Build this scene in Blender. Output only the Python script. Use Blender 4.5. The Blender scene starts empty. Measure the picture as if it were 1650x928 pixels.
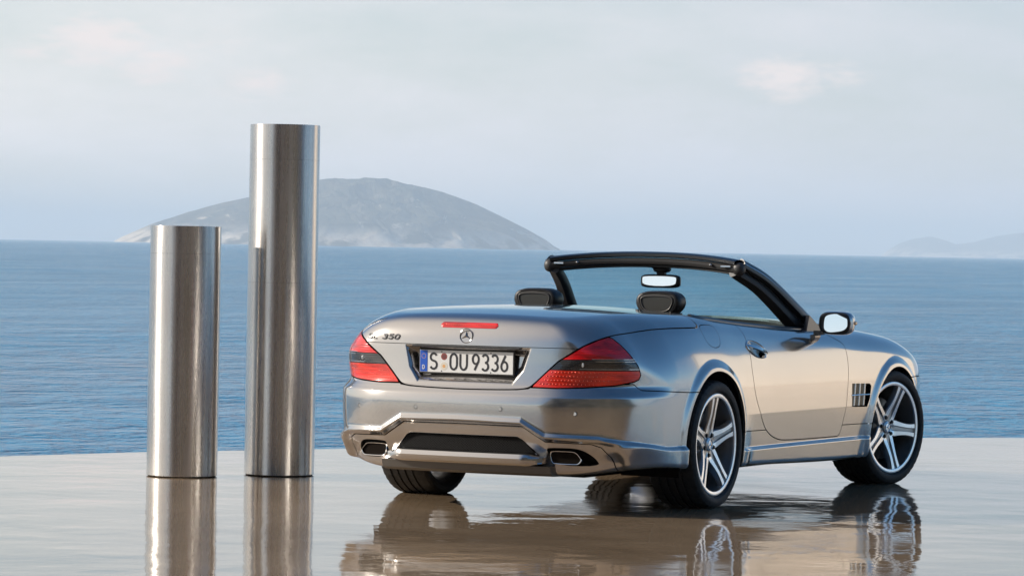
import bpy, math, random
import numpy as np
from mathutils import Vector, Matrix
rad = math.radians
random.seed(7)
SC = bpy.context.scene
COL = SC.collection

# ------------------------------------------------------------------ camera
cd = bpy.data.cameras.new('camera'); cam = bpy.data.objects.new('camera', cd); COL.objects.link(cam)
cd.sensor_width = 36.0; cd.lens = 5913.06 / 1650 * 36.0
cd.clip_start = .5; cd.clip_end = 200000
YAW, PITCH, ROLL = 0.467633, -0.0107404, 0.0190682
cf = Vector((math.cos(PITCH)*math.cos(YAW), math.cos(PITCH)*math.sin(YAW), math.sin(PITCH)))
cr = Vector((math.sin(YAW), -math.cos(YAW), 0)); cu = cr.cross(cf)
cr2 = cr*math.cos(ROLL) + cu*math.sin(ROLL); cu2 = cu*math.cos(ROLL) - cr*math.sin(ROLL)
M = Matrix((cr2, cu2, -cf)).transposed().to_4x4(); M.translation = Vector((-17.1592, -8.3797, 1.3000))
cam.matrix_world = M
SC.camera = cam

# ------------------------------------------------------------------ light
SUN_AZ, SUN_EL = 114.0, 24.0            # degrees anticlockwise from +x, height
sd = bpy.data.lights.new('sun', 'SUN'); sd.energy = 5.0; sd.angle = rad(.55); sd.color = (1.0, .92, .82)
sun = bpy.data.objects.new('sun', sd); COL.objects.link(sun)
sv = Vector((math.cos(rad(SUN_AZ))*math.cos(rad(SUN_EL)), math.sin(rad(SUN_AZ))*math.cos(rad(SUN_EL)), math.sin(rad(SUN_EL))))
sun.rotation_euler = sv.to_track_quat('Z', 'Y').to_euler(); sun.location = (0, 0, 30)
SC.view_settings.view_transform = 'Standard'; SC.view_settings.look = 'None'
SC.view_settings.exposure = 0.0; SC.view_settings.gamma = 1.0

SC.cycles.volume_bounces = 3
W = bpy.data.worlds.new('World'); SC.world = W; W.use_nodes = True
wn = W.node_tree.nodes; wl = W.node_tree.links; wn.clear()
def wnode(t, **k):
    n = wn.new(t)
    for a, v in k.items(): setattr(n, a, v)
    return n
sky = wnode('ShaderNodeTexSky', sky_type='NISHITA', sun_disc=False)
sky.sun_elevation = rad(SUN_EL); sky.sun_rotation = rad(90-SUN_AZ)
sky.altitude = 0; sky.air_density = 1.0; sky.dust_density = .4; sky.ozone_density = 3.0
hs = wnode('ShaderNodeHueSaturation'); hs.inputs['Saturation'].default_value = 1.25; wl.new(sky.outputs[0], hs.inputs['Color'])
tc = wnode('ShaderNodeTexCoord')
bg = wnode('ShaderNodeBackground'); bg.inputs['Strength'].default_value = .12
wo = wnode('ShaderNodeOutputWorld')
def wmath(op, a, b=None, clamp=False):
    n = wnode('ShaderNodeMath', operation=op); n.use_clamp = clamp
    for i, v in enumerate((a, b)):
        if v is None: continue
        if hasattr(v, 'is_linked'): wl.new(v, n.inputs[i])
        else: n.inputs[i].default_value = v
    return n.outputs[0]
# cloud and haze veil: noise in the direction of view, the same all round the sky
mp = wnode('ShaderNodeMapping'); mp.inputs['Scale'].default_value = (1, 1, 3.2); wl.new(tc.outputs['Generated'], mp.inputs['Vector'])
nz = wnode('ShaderNodeTexNoise'); nz.inputs['Scale'].default_value = 9; nz.inputs['Detail'].default_value = 8; nz.inputs['Roughness'].default_value = .6
wl.new(mp.outputs[0], nz.inputs['Vector'])
nz2 = wnode('ShaderNodeTexNoise'); nz2.inputs['Scale'].default_value = 90; nz2.inputs['Detail'].default_value = 6; nz2.inputs['Roughness'].default_value = .62
wl.new(mp.outputs[0], nz2.inputs['Vector'])
veil = wnode('ShaderNodeMapRange'); wl.new(nz.outputs['Fac'], veil.inputs[0])
veil.inputs[1].default_value = .35; veil.inputs[2].default_value = .68; veil.inputs[3].default_value = -.20; veil.inputs[4].default_value = .20
sepd = wnode('ShaderNodeSeparateXYZ'); wl.new(tc.outputs['Generated'], sepd.inputs[0])
vr = wnode('ShaderNodeValToRGB'); wl.new(sepd.outputs['Z'], vr.inputs[0]); ve = vr.color_ramp.elements
for p_, c_ in ((0.0, .93), (.045, .80), (.075, .62), (.11, .34), (.15, .10), (.20, .0)):
    k_ = ve.new(p_) if p_ > 0 else ve[0]
    k_.color = (c_, c_, c_, 1)
ve[-1].color = (0, 0, 0, 1)
veilf = wmath('ADD', veil.outputs[0], vr.outputs['Color'], True)
veilf = wmath('MULTIPLY', veilf, wmath('MULTIPLY', vr.outputs['Color'], 6.0, True))
# small puffs of fair weather cloud (azimuth deg, elevation deg, half width deg, strength)
CLOUDS = [(33.3, 3.08, .75, 1.0), (32.45, 2.72, .5, .9), (30.8, 2.5, .55, .6), (34.2, 2.9, .5, .4), (22.6, 2.72, .62, 1.0), (21.9, 2.78, .5, .5), (31.6, 3.1, .5, .3),
          (12.0, 3.4, .9, .8), (44.0, 3.6, 1.1, .8), (60.0, 5.0, 1.6, .9), (75., 4.2, 1.3, .8), (-12., 4.5, 1.5, .8), (-35., 5.5, 2., .9), (95., 7., 2., .8),
          (150., 6., 2.4, .9), (178., 8., 2.6, .9), (205., 5., 2., .9), (240., 7., 2.6, .9), (275., 6., 2.2, .9), (310., 5., 2., .9)]
tot = None
for az, el, hw, st in CLOUDS:
    c = Vector((math.cos(rad(az))*math.cos(rad(el)), math.sin(rad(az))*math.cos(rad(el)), math.sin(rad(el))))
    sb = wnode('ShaderNodeVectorMath', operation='SUBTRACT'); wl.new(tc.outputs['Generated'], sb.inputs[0]); sb.inputs[1].default_value = c
    ml = wnode('ShaderNodeVectorMath', operation='MULTIPLY'); wl.new(sb.outputs[0], ml.inputs[0]); ml.inputs[1].default_value = (1, 1, 2.1)
    ln = wnode('ShaderNodeVectorMath', operation='LENGTH'); wl.new(ml.outputs[0], ln.inputs[0])
    d = wmath('DIVIDE', ln.outputs['Value'], rad(hw)*1.6)
    d = wmath('SUBTRACT', 1.0, d, True)
    d = wmath('MULTIPLY', d, st)
    tot = d if tot is None else wmath('MAXIMUM', tot, d)
puff = wmath('ADD', tot, wmath('MULTIPLY', wmath('SUBTRACT', nz2.outputs['Fac'], .5), 1.9))
puff = wmath('MULTIPLY', wmath('MULTIPLY', wmath('SUBTRACT', puff, .06), 1.25, True), wmath('MULTIPLY', tot, 3.0, True))
puff = wmath('MULTIPLY', puff, .85)
mx = wnode('ShaderNodeMix', data_type='RGBA'); # the air round the sun is bright with haze
sdd = wnode('ShaderNodeVectorMath', operation='DOT_PRODUCT'); wl.new(tc.outputs['Generated'], sdd.inputs[0]); sdd.inputs[1].default_value = sv
au = wnode('ShaderNodeMapRange', interpolation_type='SMOOTHSTEP'); wl.new(sdd.outputs['Value'], au.inputs[0])
for i_, v_ in enumerate((.45, .97, 0., .85)): au.inputs[i_+1].default_value = v_
veilf = wmath('MAXIMUM', veilf, au.outputs[0])
wl.new(veilf, mx.inputs[0]); wl.new(hs.outputs[0], mx.inputs[6])
# the veil glows warmer and brighter towards the sun's side
sdn = wnode('ShaderNodeVectorMath', operation='DOT_PRODUCT'); wl.new(tc.outputs['Generated'], sdn.inputs[0]); sdn.inputs[1].default_value = (math.cos(rad(SUN_AZ)), math.sin(rad(SUN_AZ)), 0)
sr = wnode('ShaderNodeMapRange'); wl.new(sdn.outputs['Value'], sr.inputs[0])
for i_, v_ in enumerate((-.45, .55, 0., 1.)): sr.inputs[i_+1].default_value = v_
vc = wnode('ShaderNodeMix', data_type='RGBA'); wl.new(sr.outputs[0], vc.inputs[0]); vc.inputs[6].default_value = (3.9, 4.55, 5.95, 1); vc.inputs[7].default_value = (11.0, 10.0, 8.8, 1)
wl.new(vc.outputs[2], mx.inputs[7])
mx2 = wnode('ShaderNodeMix', data_type='RGBA'); wl.new(puff, mx2.inputs[0]); wl.new(mx.outputs[2], mx2.inputs[6])
mx2.inputs[7].default_value = (8.6, 7.6, 7.2, 1)
wl.new(mx2.outputs[2], bg.inputs['Color']); wl.new(bg.outputs[0], wo.inputs['Surface'])
# ------------------------------------------------------------------ materials
MATS = {}
def mat(name, col, rough=.5, metal=0., coat=0., spec=.5, ior=1.5, coat_rough=.03, trans=0., build=None):
    if name in MATS: return MATS[name]
    m = bpy.data.materials.new(name); m.use_nodes = True; nt = m.node_tree; b = nt.nodes['Principled BSDF']
    b.inputs['Base Color'].default_value = (*col, 1); b.inputs['Roughness'].default_value = rough
    b.inputs['Metallic'].default_value = metal; b.inputs['Coat Weight'].default_value = coat
    b.inputs['Coat Roughness'].default_value = coat_rough; b.inputs['Specular IOR Level'].default_value = spec
    b.inputs['IOR'].default_value = ior; b.inputs['Transmission Weight'].default_value = trans
    if build: build(nt, b)
    MATS[name] = m
    return m
def N(nt, t, **k):
    n = nt.nodes.new(t)
    for a, v in k.items():
        if a in n.inputs: n.inputs[a].default_value = v
        else: setattr(n, a, v)
    return n
def noise(nt, scale, detail=4, rough=.55, vec=None, stretch=None):
    n = N(nt, 'ShaderNodeTexNoise'); n.inputs['Scale'].default_value = scale
    n.inputs['Detail'].default_value = detail; n.inputs['Roughness'].default_value = rough
    t = nt.nodes.new('ShaderNodeTexCoord'); src = t.outputs['Object']
    if stretch:
        m = nt.nodes.new('ShaderNodeMapping'); m.inputs['Scale'].default_value = stretch
        nt.links.new(src, m.inputs['Vector']); src = m.outputs[0]
    nt.links.new(src, n.inputs['Vector'])
    return n.outputs['Fac']
def mrange(nt, src, a, b, c, d):
    n = nt.nodes.new('ShaderNodeMapRange'); nt.links.new(src, n.inputs[0])
    for i, v in enumerate((a, b, c, d)): n.inputs[i+1].default_value = v
    return n.outputs[0]
def ramp(nt, src, *stops):
    n = nt.nodes.new('ShaderNodeValToRGB'); nt.links.new(src, n.inputs[0]); e = n.color_ramp.elements
    while len(e) < len(stops): e.new(.5)
    for i, (p, c) in enumerate(stops): e[i].position = p; e[i].color = (*c, 1)
    return n.outputs['Color']
def bump(nt, src, strength, dist, nrm=None):
    n = nt.nodes.new('ShaderNodeBump'); nt.links.new(src, n.inputs['Height'])
    n.inputs['Strength'].default_value = strength; n.inputs['Distance'].default_value = dist
    if nrm is not None: nt.links.new(nrm, n.inputs['Normal'])
    return n.outputs['Normal']

def paint_nodes(nt, b):
    r = noise(nt, 3, 2)
    nt.links.new(mrange(nt, r, .3, .7, .15, .175), b.inputs['Roughness'])
M_PAINT = mat('silver_paint', (.51, .485, .46), .28, .94, 1.0, coat_rough=.015, build=paint_nodes)
M_BLACK = mat('black_cavity', (.006, .006, .006), .9, spec=.08)
M_GLOSSB = mat('gloss_black_trim', (.010, .011, .014), .28, 0, .25)
M_PLAST = mat('dark_plastic', (.022, .022, .023), .5)
M_RUB = mat('rubber_seal', (.012, .012, .012), .6)
def tyre_nodes(nt, b):
    f = noise(nt, 60, 4)
    nt.links.new(ramp(nt, f, (.3, (.012, .012, .012)), (.75, (.030, .028, .026))), b.inputs['Base Color'])
    nt.links.new(bump(nt, noise(nt, 300, 2), .2, .001), b.inputs['Normal'])
M_TYRE = mat('tyre_rubber', (.02, .02, .02), .62, build=tyre_nodes)
M_CHROME = mat('chrome', (.82, .81, .79), .06, 1.)
M_SATIN = mat('satin_steel', (.55, .53, .50), .25, 1.)
def alloy_nodes(nt, b):
    nt.links.new(mrange(nt, noise(nt, 40, 3), .3, .7, .27, .35), b.inputs['Roughness'])
M_ALLOY = mat('machined_alloy', (.97, .96, .94), .3, 1., .0, build=alloy_nodes)
M_TITAN = mat('titanium_grey_lacquer', (.36, .355, .35), .32, .9, .5)
M_BARREL = mat('wheel_barrel_metal', (.46, .46, .46), .36, .85)
M_BADGE = mat('badge_chrome', (.34, .33, .32), .15, 1.)
M_LETTER = mat('letter_dark_reflection', (.035, .035, .04), .35, .3)  # dark reflections and shadows of the chrome letters put into the base colour
M_DISC = mat('brake_disc_iron', (.33, .30, .27), .35, .9)
def leather_nodes(nt, b):
    nt.links.new(bump(nt, noise(nt, 260, 3), .12, .0008), b.inputs['Normal'])
M_LEATHER = mat('black_leather', (.018, .016, .015), .42, build=leather_nodes)
M_PIPE = mat('grey_piping', (.09, .085, .08), .35, .3)
M_PANEL = mat('charcoal_panel', (.035, .034, .030), .35)
def lens(name, col, ribs=True):
    def f(nt, b):
        if ribs:
            w = N(nt, 'ShaderNodeTexWave', wave_type='BANDS'); w.bands_direction = 'Z'; w.inputs['Scale'].default_value = 26
            t = nt.nodes.new('ShaderNodeTexCoord'); nt.links.new(t.outputs['Object'], w.inputs['Vector'])
            nt.links.new(bump(nt, w.outputs['Fac'], .16, .003), b.inputs['Normal'])
            nt.links.new(ramp(nt, noise(nt, 9, 3, .5, stretch=(1, 1, 4)), (.35, tuple(c*.55 for c in col)), (.65, tuple(min(1, c*1.35) for c in col))), b.inputs['Base Color'])
    return mat(name, col, .2, .25, 1.0, build=f)
M_RED = lens('red_lens', (.72, .008, .010)); M_REDLOW = lens('bright_red_lens', (.92, .030, .012)); M_CLEAR = lens('smoked_clear_lens', (.035, .034, .034))
M_LED = mat('led_red', (.80, .08, .04), .15, .3, 1.)
M_AMBER = mat('amber_lens', (.8, .35, .08), .15, 0, 1.)
M_WHITE = mat('plate_white', (.80, .80, .78), .35, 0, .3)
M_INK = mat('plate_ink', (.025, .025, .03), .4)
M_BLUE = mat('plate_blue', (.01, .10, .55), .35, 0, .3)
M_SEALR = mat('sticker_brown_red', (.30, .07, .06), .5)
M_SEALW = mat('sticker_cream', (.72, .68, .58), .5)
M_SEALO = mat('sticker_orange', (.75, .40, .16), .5)
M_MIRROR = mat('mirror_glass', (.95, .96, .97), .01, 1.)
def screen_mat():
    m = bpy.data.materials.new('windscreen_glass'); m.use_nodes = True; nt = m.node_tree; nt.nodes.clear()
    o = nt.nodes.new('ShaderNodeOutputMaterial'); t = nt.nodes.new('ShaderNodeBsdfTransparent'); g = nt.nodes.new('ShaderNodeBsdfGlossy')
    t.inputs[0].default_value = (.70, .90, .93, 1); g.inputs['Roughness'].default_value = .01; g.inputs[0].default_value = (1, 1, 1, 1)
    fr = nt.nodes.new('ShaderNodeLayerWeight'); fr.inputs[0].default_value = .5
    pw = nt.nodes.new('ShaderNodeMath'); pw.operation = 'POWER'; nt.links.new(fr.outputs['Facing'], pw.inputs[0]); pw.inputs[1].default_value = 4.5
    x = nt.nodes.new('ShaderNodeMixShader'); nt.links.new(mrange(nt, pw.outputs[0], 0, 1, .04, .9), x.inputs[0])
    nt.links.new(t.outputs[0], x.inputs[1]); nt.links.new(g.outputs[0], x.inputs[2]); nt.links.new(x.outputs[0], o.inputs[0])
    return m
M_SCREEN = screen_mat()

# ------------------------------------------------------------------ object helpers
def tag(o, label=None, cat=None, group=None, kind=None):
    if label: o['label'] = label
    if cat: o['category'] = cat
    if group: o['group'] = group
    if kind: o['kind'] = kind
    return o
def empty(name, loc=(0, 0, 0), rz=0., parent=None):
    o = bpy.data.objects.new(name, None); COL.objects.link(o); o.location = loc; o.rotation_euler = (0, 0, rz); o.parent = parent
    o.empty_display_size = .2
    return o
def link(name, me, mats, parent=None):
    for m in (mats if isinstance(mats, (list, tuple)) else [mats]): me.materials.append(m)
    o = bpy.data.objects.new(name, me); COL.objects.link(o); o.parent = parent
    return o
def copy_tree(o, parent=None):
    c = o.copy(); COL.objects.link(c); c.parent = parent
    for ch in o.children: copy_tree(ch, c)
    return c
class MB:
    """collects vertices and faces and links them as one mesh object"""
    def __init__(s): s.v = []; s.f = []; s.m = []; s.s = []
    def add(s, vs, fs, mi=0, smooth=True):
        b = len(s.v); s.v += [tuple(map(float, p)) for p in vs]
        for f in fs: s.f.append([b+i for i in f]); s.m.append(mi); s.s.append(smooth)
    def box(s, c, h, mi=0, rot=None, bev=0.):
        """box with chamfered edges"""
        c = Vector(c); hx, hy, hz = h; b = min(bev, hx*.9, hy*.9, hz*.9)
        if b <= 0:
            vs = [Vector((i*hx, j*hy, k*hz)) for i in (-1, 1) for j in (-1, 1) for k in (-1, 1)]
            fs = [(0, 1, 3, 2), (4, 6, 7, 5), (0, 4, 5, 1), (2, 3, 7, 6), (0, 2, 6, 4), (1, 5, 7, 3)]
        else:
            vs = []; idx = {}
            for i in (-1, 1):
                for j in (-1, 1):
                    for k in (-1, 1):
                        for ax in range(3):
                            p = [i*(hx-b), j*(hy-b), k*(hz-b)]; p[ax] = (i*hx, j*hy, k*hz)[ax]
                            idx[i, j, k, ax] = len(vs); vs.append(Vector(p))
            fs = []
            for ax in range(3):
                o1, o2 = [a for a in range(3) if a != ax]
                for sg in (-1, 1):
                    q = []
                    for a, bb in ((-1, -1), (1, -1), (1, 1), (-1, 1)):
                        t = [0, 0, 0]; t[ax] = sg; t[o1] = a; t[o2] = bb; q.append(idx[t[0], t[1], t[2], ax])
                    fs.append(q)
            for ax in range(3):
                o1, o2 = [a for a in range(3) if a != ax]
                for a in (-1, 1):
                    for bb in (-1, 1):
                        def I(e, w):
                            t = [0, 0, 0]; t[ax] = e; t[o1] = a; t[o2] = bb; return idx[t[0], t[1], t[2], w]
                        fs.append([I(-1, o1), I(1, o1), I(1, o2), I(-1, o2)])
            for i in (-1, 1):
                for j in (-1, 1):
                    for k in (-1, 1): fs.append([idx[i, j, k, 0], idx[i, j, k, 1], idx[i, j, k, 2]])
        if rot is not None: vs = [rot @ v for v in vs]
        s.add([v+c for v in vs], fs, mi, False)
    def sweep(s, rings, mi=0, closed=True, caps=True, smooth=True, loop=False):
        """rings: list of equal-length point lists"""
        n = len(rings[0]); vs = [p for r in rings for p in r]; fs = []
        R = len(rings)
        for i in range(R if loop else R-1):
            i2 = (i+1) % R
            for j in range(n if closed else n-1):
                j2 = (j+1) % n
                fs.append((i*n+j, i*n+j2, i2*n+j2, i2*n+j))
        s.add(vs, fs, mi, smooth)
        if caps and closed and not loop:
            s.add(rings[0], [list(range(n))[::-1]], mi, False); s.add(rings[-1], [list(range(n))], mi, False)
    def tube(s, pts, r, n=10, mi=0, loop=False, sx=1., sy=1., up=(0, 0, 1), caps=True):
        pts = [Vector(p) for p in pts]; rings = []; R = len(pts)
        for i, p in enumerate(pts):
            a = pts[(i-1) % R] if (loop or i > 0) else p; b = pts[(i+1) % R] if (loop or i < R-1) else p
            t = (b-a).normalized(); u = Vector(up)
            x = t.cross(u)
            if x.length < 1e-4: x = t.cross(Vector((1, 0, 0)))
            x.normalize(); y = x.cross(t)
            rr = r[i] if isinstance(r, (list, tuple)) else r
            rings.append([p + x*math.cos(2*math.pi*k/n)*rr*sx + y*math.sin(2*math.pi*k/n)*rr*sy for k in range(n)])
        s.sweep(rings, mi, True, caps, True, loop)
    def lathe(s, prof, n=48, mi=0, axis='y', closed=False, c=(0, 0, 0)):
        """prof: (radius, along the axis)"""
        rings = []
        for k in range(n):
            a = 2*math.pi*k/n; ca, sa = math.cos(a), math.sin(a)
            if axis == 'y': rings.append([(c[0]+r*ca, c[1]+h, c[2]+r*sa) for r, h in prof])
            elif axis == 'z': rings.append([(c[0]+r*ca, c[1]+r*sa, c[2]+h) for r, h in prof])
            else: rings.append([(c[0]+h, c[1]+r*ca, c[2]+r*sa) for r, h in prof])
        s.sweep(rings, mi, closed, False, True, True)
    def ball(s, c, r, p=2., n=20, m=12, mi=0, rot=None):
        """superellipsoid"""
        def pw(a): return math.copysign(abs(a)**(2/p), a)
        vs = []; c = Vector(c)
        for i in range(m+1):
            a = -math.pi/2+math.pi*i/m
            for k in range(n):
                b = 2*math.pi*k/n
                v = Vector((r[0]*pw(math.cos(a))*pw(math.cos(b)), r[1]*pw(math.cos(a))*pw(math.sin(b)), r[2]*pw(math.sin(a))))
                if rot is not None: v = rot @ v
                vs.append(v+c)
        fs = [(i*n+k, i*n+(k+1) % n, (i+1)*n+(k+1) % n, (i+1)*n+k) for i in range(m) for k in range(n)]
        s.add(vs, fs, mi)
    def build(s, name, mats, parent=None, angle=35.):
        me = bpy.data.meshes.new(name); me.from_pydata(s.v, [], s.f); me.update()
        me.polygons.foreach_set('material_index', s.m); me.polygons.foreach_set('use_smooth', s.s)
        import bmesh
        bm = bmesh.new(); bm.from_mesh(me); bmesh.ops.remove_doubles(bm, verts=bm.verts, dist=1e-6)
        bmesh.ops.recalc_face_normals(bm, faces=bm.faces)
        bm.to_mesh(me); bm.free()
        if angle: me.set_sharp_from_angle(angle=rad(angle))
        return link(name, me, mats, parent)
# ------------------------------------------------------------------ the shape of the car body (metres, rear axle at x=0)
def ss(a,b,x):
    t=np.clip((x-a)/(b-a),0,1); return t*t*(3-2*t)
def smax(a,b,k):
    h=np.maximum(k-np.abs(a-b),0)/k; return np.maximum(a,b)+h*h*k*.25
def spl(xs,ys):
    """smooth monotone-ish (Catmull-Rom) interpolation of a table"""
    xs=np.array(xs,float); ys=np.array(ys,float)
    d=np.gradient(ys,xs)
    s=np.diff(ys)/np.diff(xs)
    for i in range(len(d)):
        if 0<i<len(d)-1:
            d[i]=0 if s[i-1]*s[i]<=0 else 2*s[i-1]*s[i]/(s[i-1]+s[i])
        else: d[i]=s[0] if i==0 else s[-1]
    def f(x):
        x=np.asarray(x,float); i=np.clip(np.searchsorted(xs,x)-1,0,len(xs)-2)
        h=xs[i+1]-xs[i]; t=(np.clip(x,xs[0],xs[-1])-xs[i])/h
        t2=t*t; t3=t2*t
        return (2*t3-3*t2+1)*ys[i]+(t3-2*t2+t)*h*d[i]+(-2*t3+3*t2)*ys[i+1]+(t3-t2)*h*d[i+1]
    return f
# half width of the car at its widest height, along the length
W_=spl([-1.1,-.8,-.5,-.2,.1,.4,.8,1.3,1.9,2.2,2.55,2.9,3.2,3.5],[.84,.868,.89,.903,.906,.897,.888,.886,.890,.897,.905,.895,.865,.80])
# height of the top surface on the centre line
ZC_=spl([-1.12,-1.08,-1.04,-.99,-.9,-.65,-.3,0,.3,.7,1.1,1.5,1.8,2.2,2.6,3.0,3.3,3.5],[.90,.925,.947,.963,.977,1.000,1.012,1.014,1.004,.985,.965,.95,.945,.935,.905,.85,.765,.62])
CR_=spl([-1.12,-.6,0,.5,1.2,1.8,2.6,3.4],[.08,.065,.075,.095,.11,.115,.11,.16])
# rear face: x of the skin on the centre line by height
XR_=spl([.05,.17,.20,.26,.34,.44,.53,.575,.60,.63,.72,.82,.90,.94,1.0],[-1.04,-1.06,-1.075,-1.09,-1.105,-1.117,-1.122,-1.115,-1.098,-1.078,-1.064,-1.054,-1.04,-1.03,-.99])
XF_=spl([.05,.2,.4,.55,.7,.85],[3.40,3.45,3.49,3.47,3.40,3.2])
AR=(-.02,.325,.372); AF=(2.535,.305,.365)      # wheel arches: x, z, radius
def side_inset(x,z):
    up=np.maximum(z-.60,0); lo=np.maximum(.60-z,0)
    rear=ss(-.1,-1.0,x)
    i=.026*ss(.575,.635,z)*ss(-.45,-.75,x)+.95*up**2*(1+.8*rear)+.10*lo**2
    mid=ss(.30,.55,x)*ss(2.25,2.05,x)
    lowz=np.maximum(.462-z,0); i=i+mid*(.16*lowz)                  # below the swage line the door turns in
    # front corner taper
    return i
def ledge_z(x):
    return .328+.046*ss(-.5,-1.0,x)
def ledge(x,z):
    """the body kit ledge low on the flanks and round the rear corner: + is outwards"""
    mid=ss(.36,.46,x)*ss(2.2,2.1,x)
    o=mid*.026*ss(.290,.270,z)
    zr=ledge_z(x)
    rq=ss(-.30,-.40,x)
    return o+rq*.020*ss(zr+.006,zr-.020,z)
def poly_sdf(px,py,P):
    """signed distance to a closed polygon (negative inside)"""
    P=np.array(P,float); d=np.full(np.shape(px),1e9); ins=np.zeros(np.shape(px),bool)
    n=len(P)
    for i in range(n):
        a=P[i]; b=P[(i+1)%n]; e=b-a
        wx=px-a[0]; wy=py-a[1]
        t=np.clip((wx*e[0]+wy*e[1])/(e@e),0,1)
        d=np.minimum(d,np.hypot(wx-e[0]*t,wy-e[1]*t))
        c=((a[1]<=py)&(b[1]>py))|((b[1]<=py)&(a[1]>py))
        with np.errstate(divide='ignore',invalid='ignore'):
            xi=a[0]+(py-a[1])/(b[1]-a[1] if b[1]!=a[1] else 1e-9)*e[0]
        ins^=c&(px<xi)
    return np.where(ins,-d,d)
def ridge_z(y):
    """height of the brow of the rear apron by half-width"""
    y=np.abs(y)
    return np.interp(y,[0,.335,.455,.70,.80],[.452,.447,.378,.372,.345])
def rear_extra(x,y,z):
    ya=np.abs(y); e=0*z
    # number plate recess (inwards +)
    d=poly_sdf(ya,z,[(0,.812),(.350,.812),(.318,.70),(.262,.628),(.0,.628),(-.3,.628),(-.3,.812)])
    e=e+.052*np.minimum(ss(.003,-.044,d)+0*z,ss(.626,.686,z)+1.*(z>.70))
    # brow and the inset apron below
    rz=ridge_z(y); 
    amt=ss(.80,.74,ya)
    e=e+amt*(-.013*np.exp(-((z-rz-.002)/.015)**2))
    e=e+amt*.024*ss(rz+.004,rz-.028,z)
    e=e+amt*.035*ss(rz-.02,.25,z)
    e=e-.020*ss(.72,.79,ya)*ss(.356,.330,z)
    # air outlet opening
    go=poly_sdf(ya,z,[(-.5,.375),(.30,.375),(.395,.292),(-.5,.292)])
    e=e+.05*ss(.004,-.012,go)
    return e
def g_body(x,y,z):
    ya=np.abs(y)
    Y=W_(x)-side_inset(x,z)+ledge(x,z)
    for (cx,cz,r) in (AR,AF):
        dd=np.hypot(x-cx,z-cz)-r
        Y=Y+.016*ss(.062,.012,dd)*ss(.12,.2,z)
    gs=ya-Y
    yr=np.minimum(ya,.95)
    pl=.095*(yr/.8)**2.2+.03*ss(.45,.9,ya)*ss(.65,.95,z)
    e=np.zeros(np.shape(x+z)); m=np.broadcast_to(x<-.55,e.shape)&np.broadcast_to(z<.85,e.shape)
    yb=np.broadcast_to(ya,e.shape); zb=np.broadcast_to(z,e.shape); xb=np.broadcast_to(x,e.shape)
    if m.any(): e[m]=rear_extra(xb[m],yb[m],zb[m])
    gr=(XR_(z)+pl+e)-x
    gf=x-(XF_(z)-.20*(yr/.8)**2.2)
    zt=ZC_(x)-CR_(x)*np.abs(y)**2.1
    gt=z-zt
    gb=(.190+.04*ss(.0,-.7,x)*ss(.5,.9,ya)-.03*ss(.2,2.,x))-z
    kc=.20+.22*ss(.80,.62,z)+.10*ss(.36,.22,z)
    g=smax(gs,gr,kc)
    g=smax(g,gf,.36)
    g=smax(g,gt,.075+.02*ss(.2,-.3,x)+.03*ss(1.6,2.2,x))
    g=smax(g,gb,.03)
    return g
# ------------------------------------------------------------------ the setting
SEA_Z = -4.7; HAZE = 4.6e-5; WALL_H = 5.6
def sea_nodes(nt, b):
    # swell, chop and ripples, drawn out along the shore
    n1 = noise(nt, .10, 6, .62, stretch=(1, 1, 1)); n2 = noise(nt, .9, 5, .6, stretch=(.8, 1.3, 1)); n3 = noise(nt, 4.0, 3, .6)
    a = bump(nt, n1, 1.0, 3.0); c = bump(nt, n2, 1.0, .60, a); d = bump(nt, n3, .8, .05, c)
    nt.links.new(d, b.inputs['Normal'])
    p = noise(nt, .012, 4, .6, stretch=(.5, 1.6, 1))
    nt.links.new(mrange(nt, noise(nt, .03, 5, .65, stretch=(.6, 1.4, 1)), .35, .65, .12, .17), b.inputs['Roughness'])
    nt.links.new(ramp(nt, p, (.3, (.0, .165, .32)), (.7, (.0, .24, .45))), b.inputs['Base Color'])
M_SEA = mat('sea_water', (.02, .1, .2), .16, 0, 0, spec=.17, ior=1.33, build=sea_nodes)
def sea():
    # rings about the terrace, finer near it, out to the horizon
    mb = MB(); c = (-17.16, -8.38); rs = [6, 14, 25, 45, 80, 150, 300, 700, 1800, 5000, 14000, 65000]; n = 96
    rings = [[(c[0]+r*math.cos(2*math.pi*k/n), c[1]+r*math.sin(2*math.pi*k/n), SEA_Z) for k in range(n)] for r in rs]
    mb.sweep(rings, 0, True, False, False); mb.add([(c[0], c[1], SEA_Z)]+rings[0], [(0, 1+k, 1+(k+1) % n) for k in range(n)], 0, False)
    o = mb.build('sea', M_SEA, angle=None); o.data.flip_normals() if o.data.polygons[0].normal.z < 0 else None
    tag(o, 'blue rippled sea reaching to the horizon', kind='structure')
sea()

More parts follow.
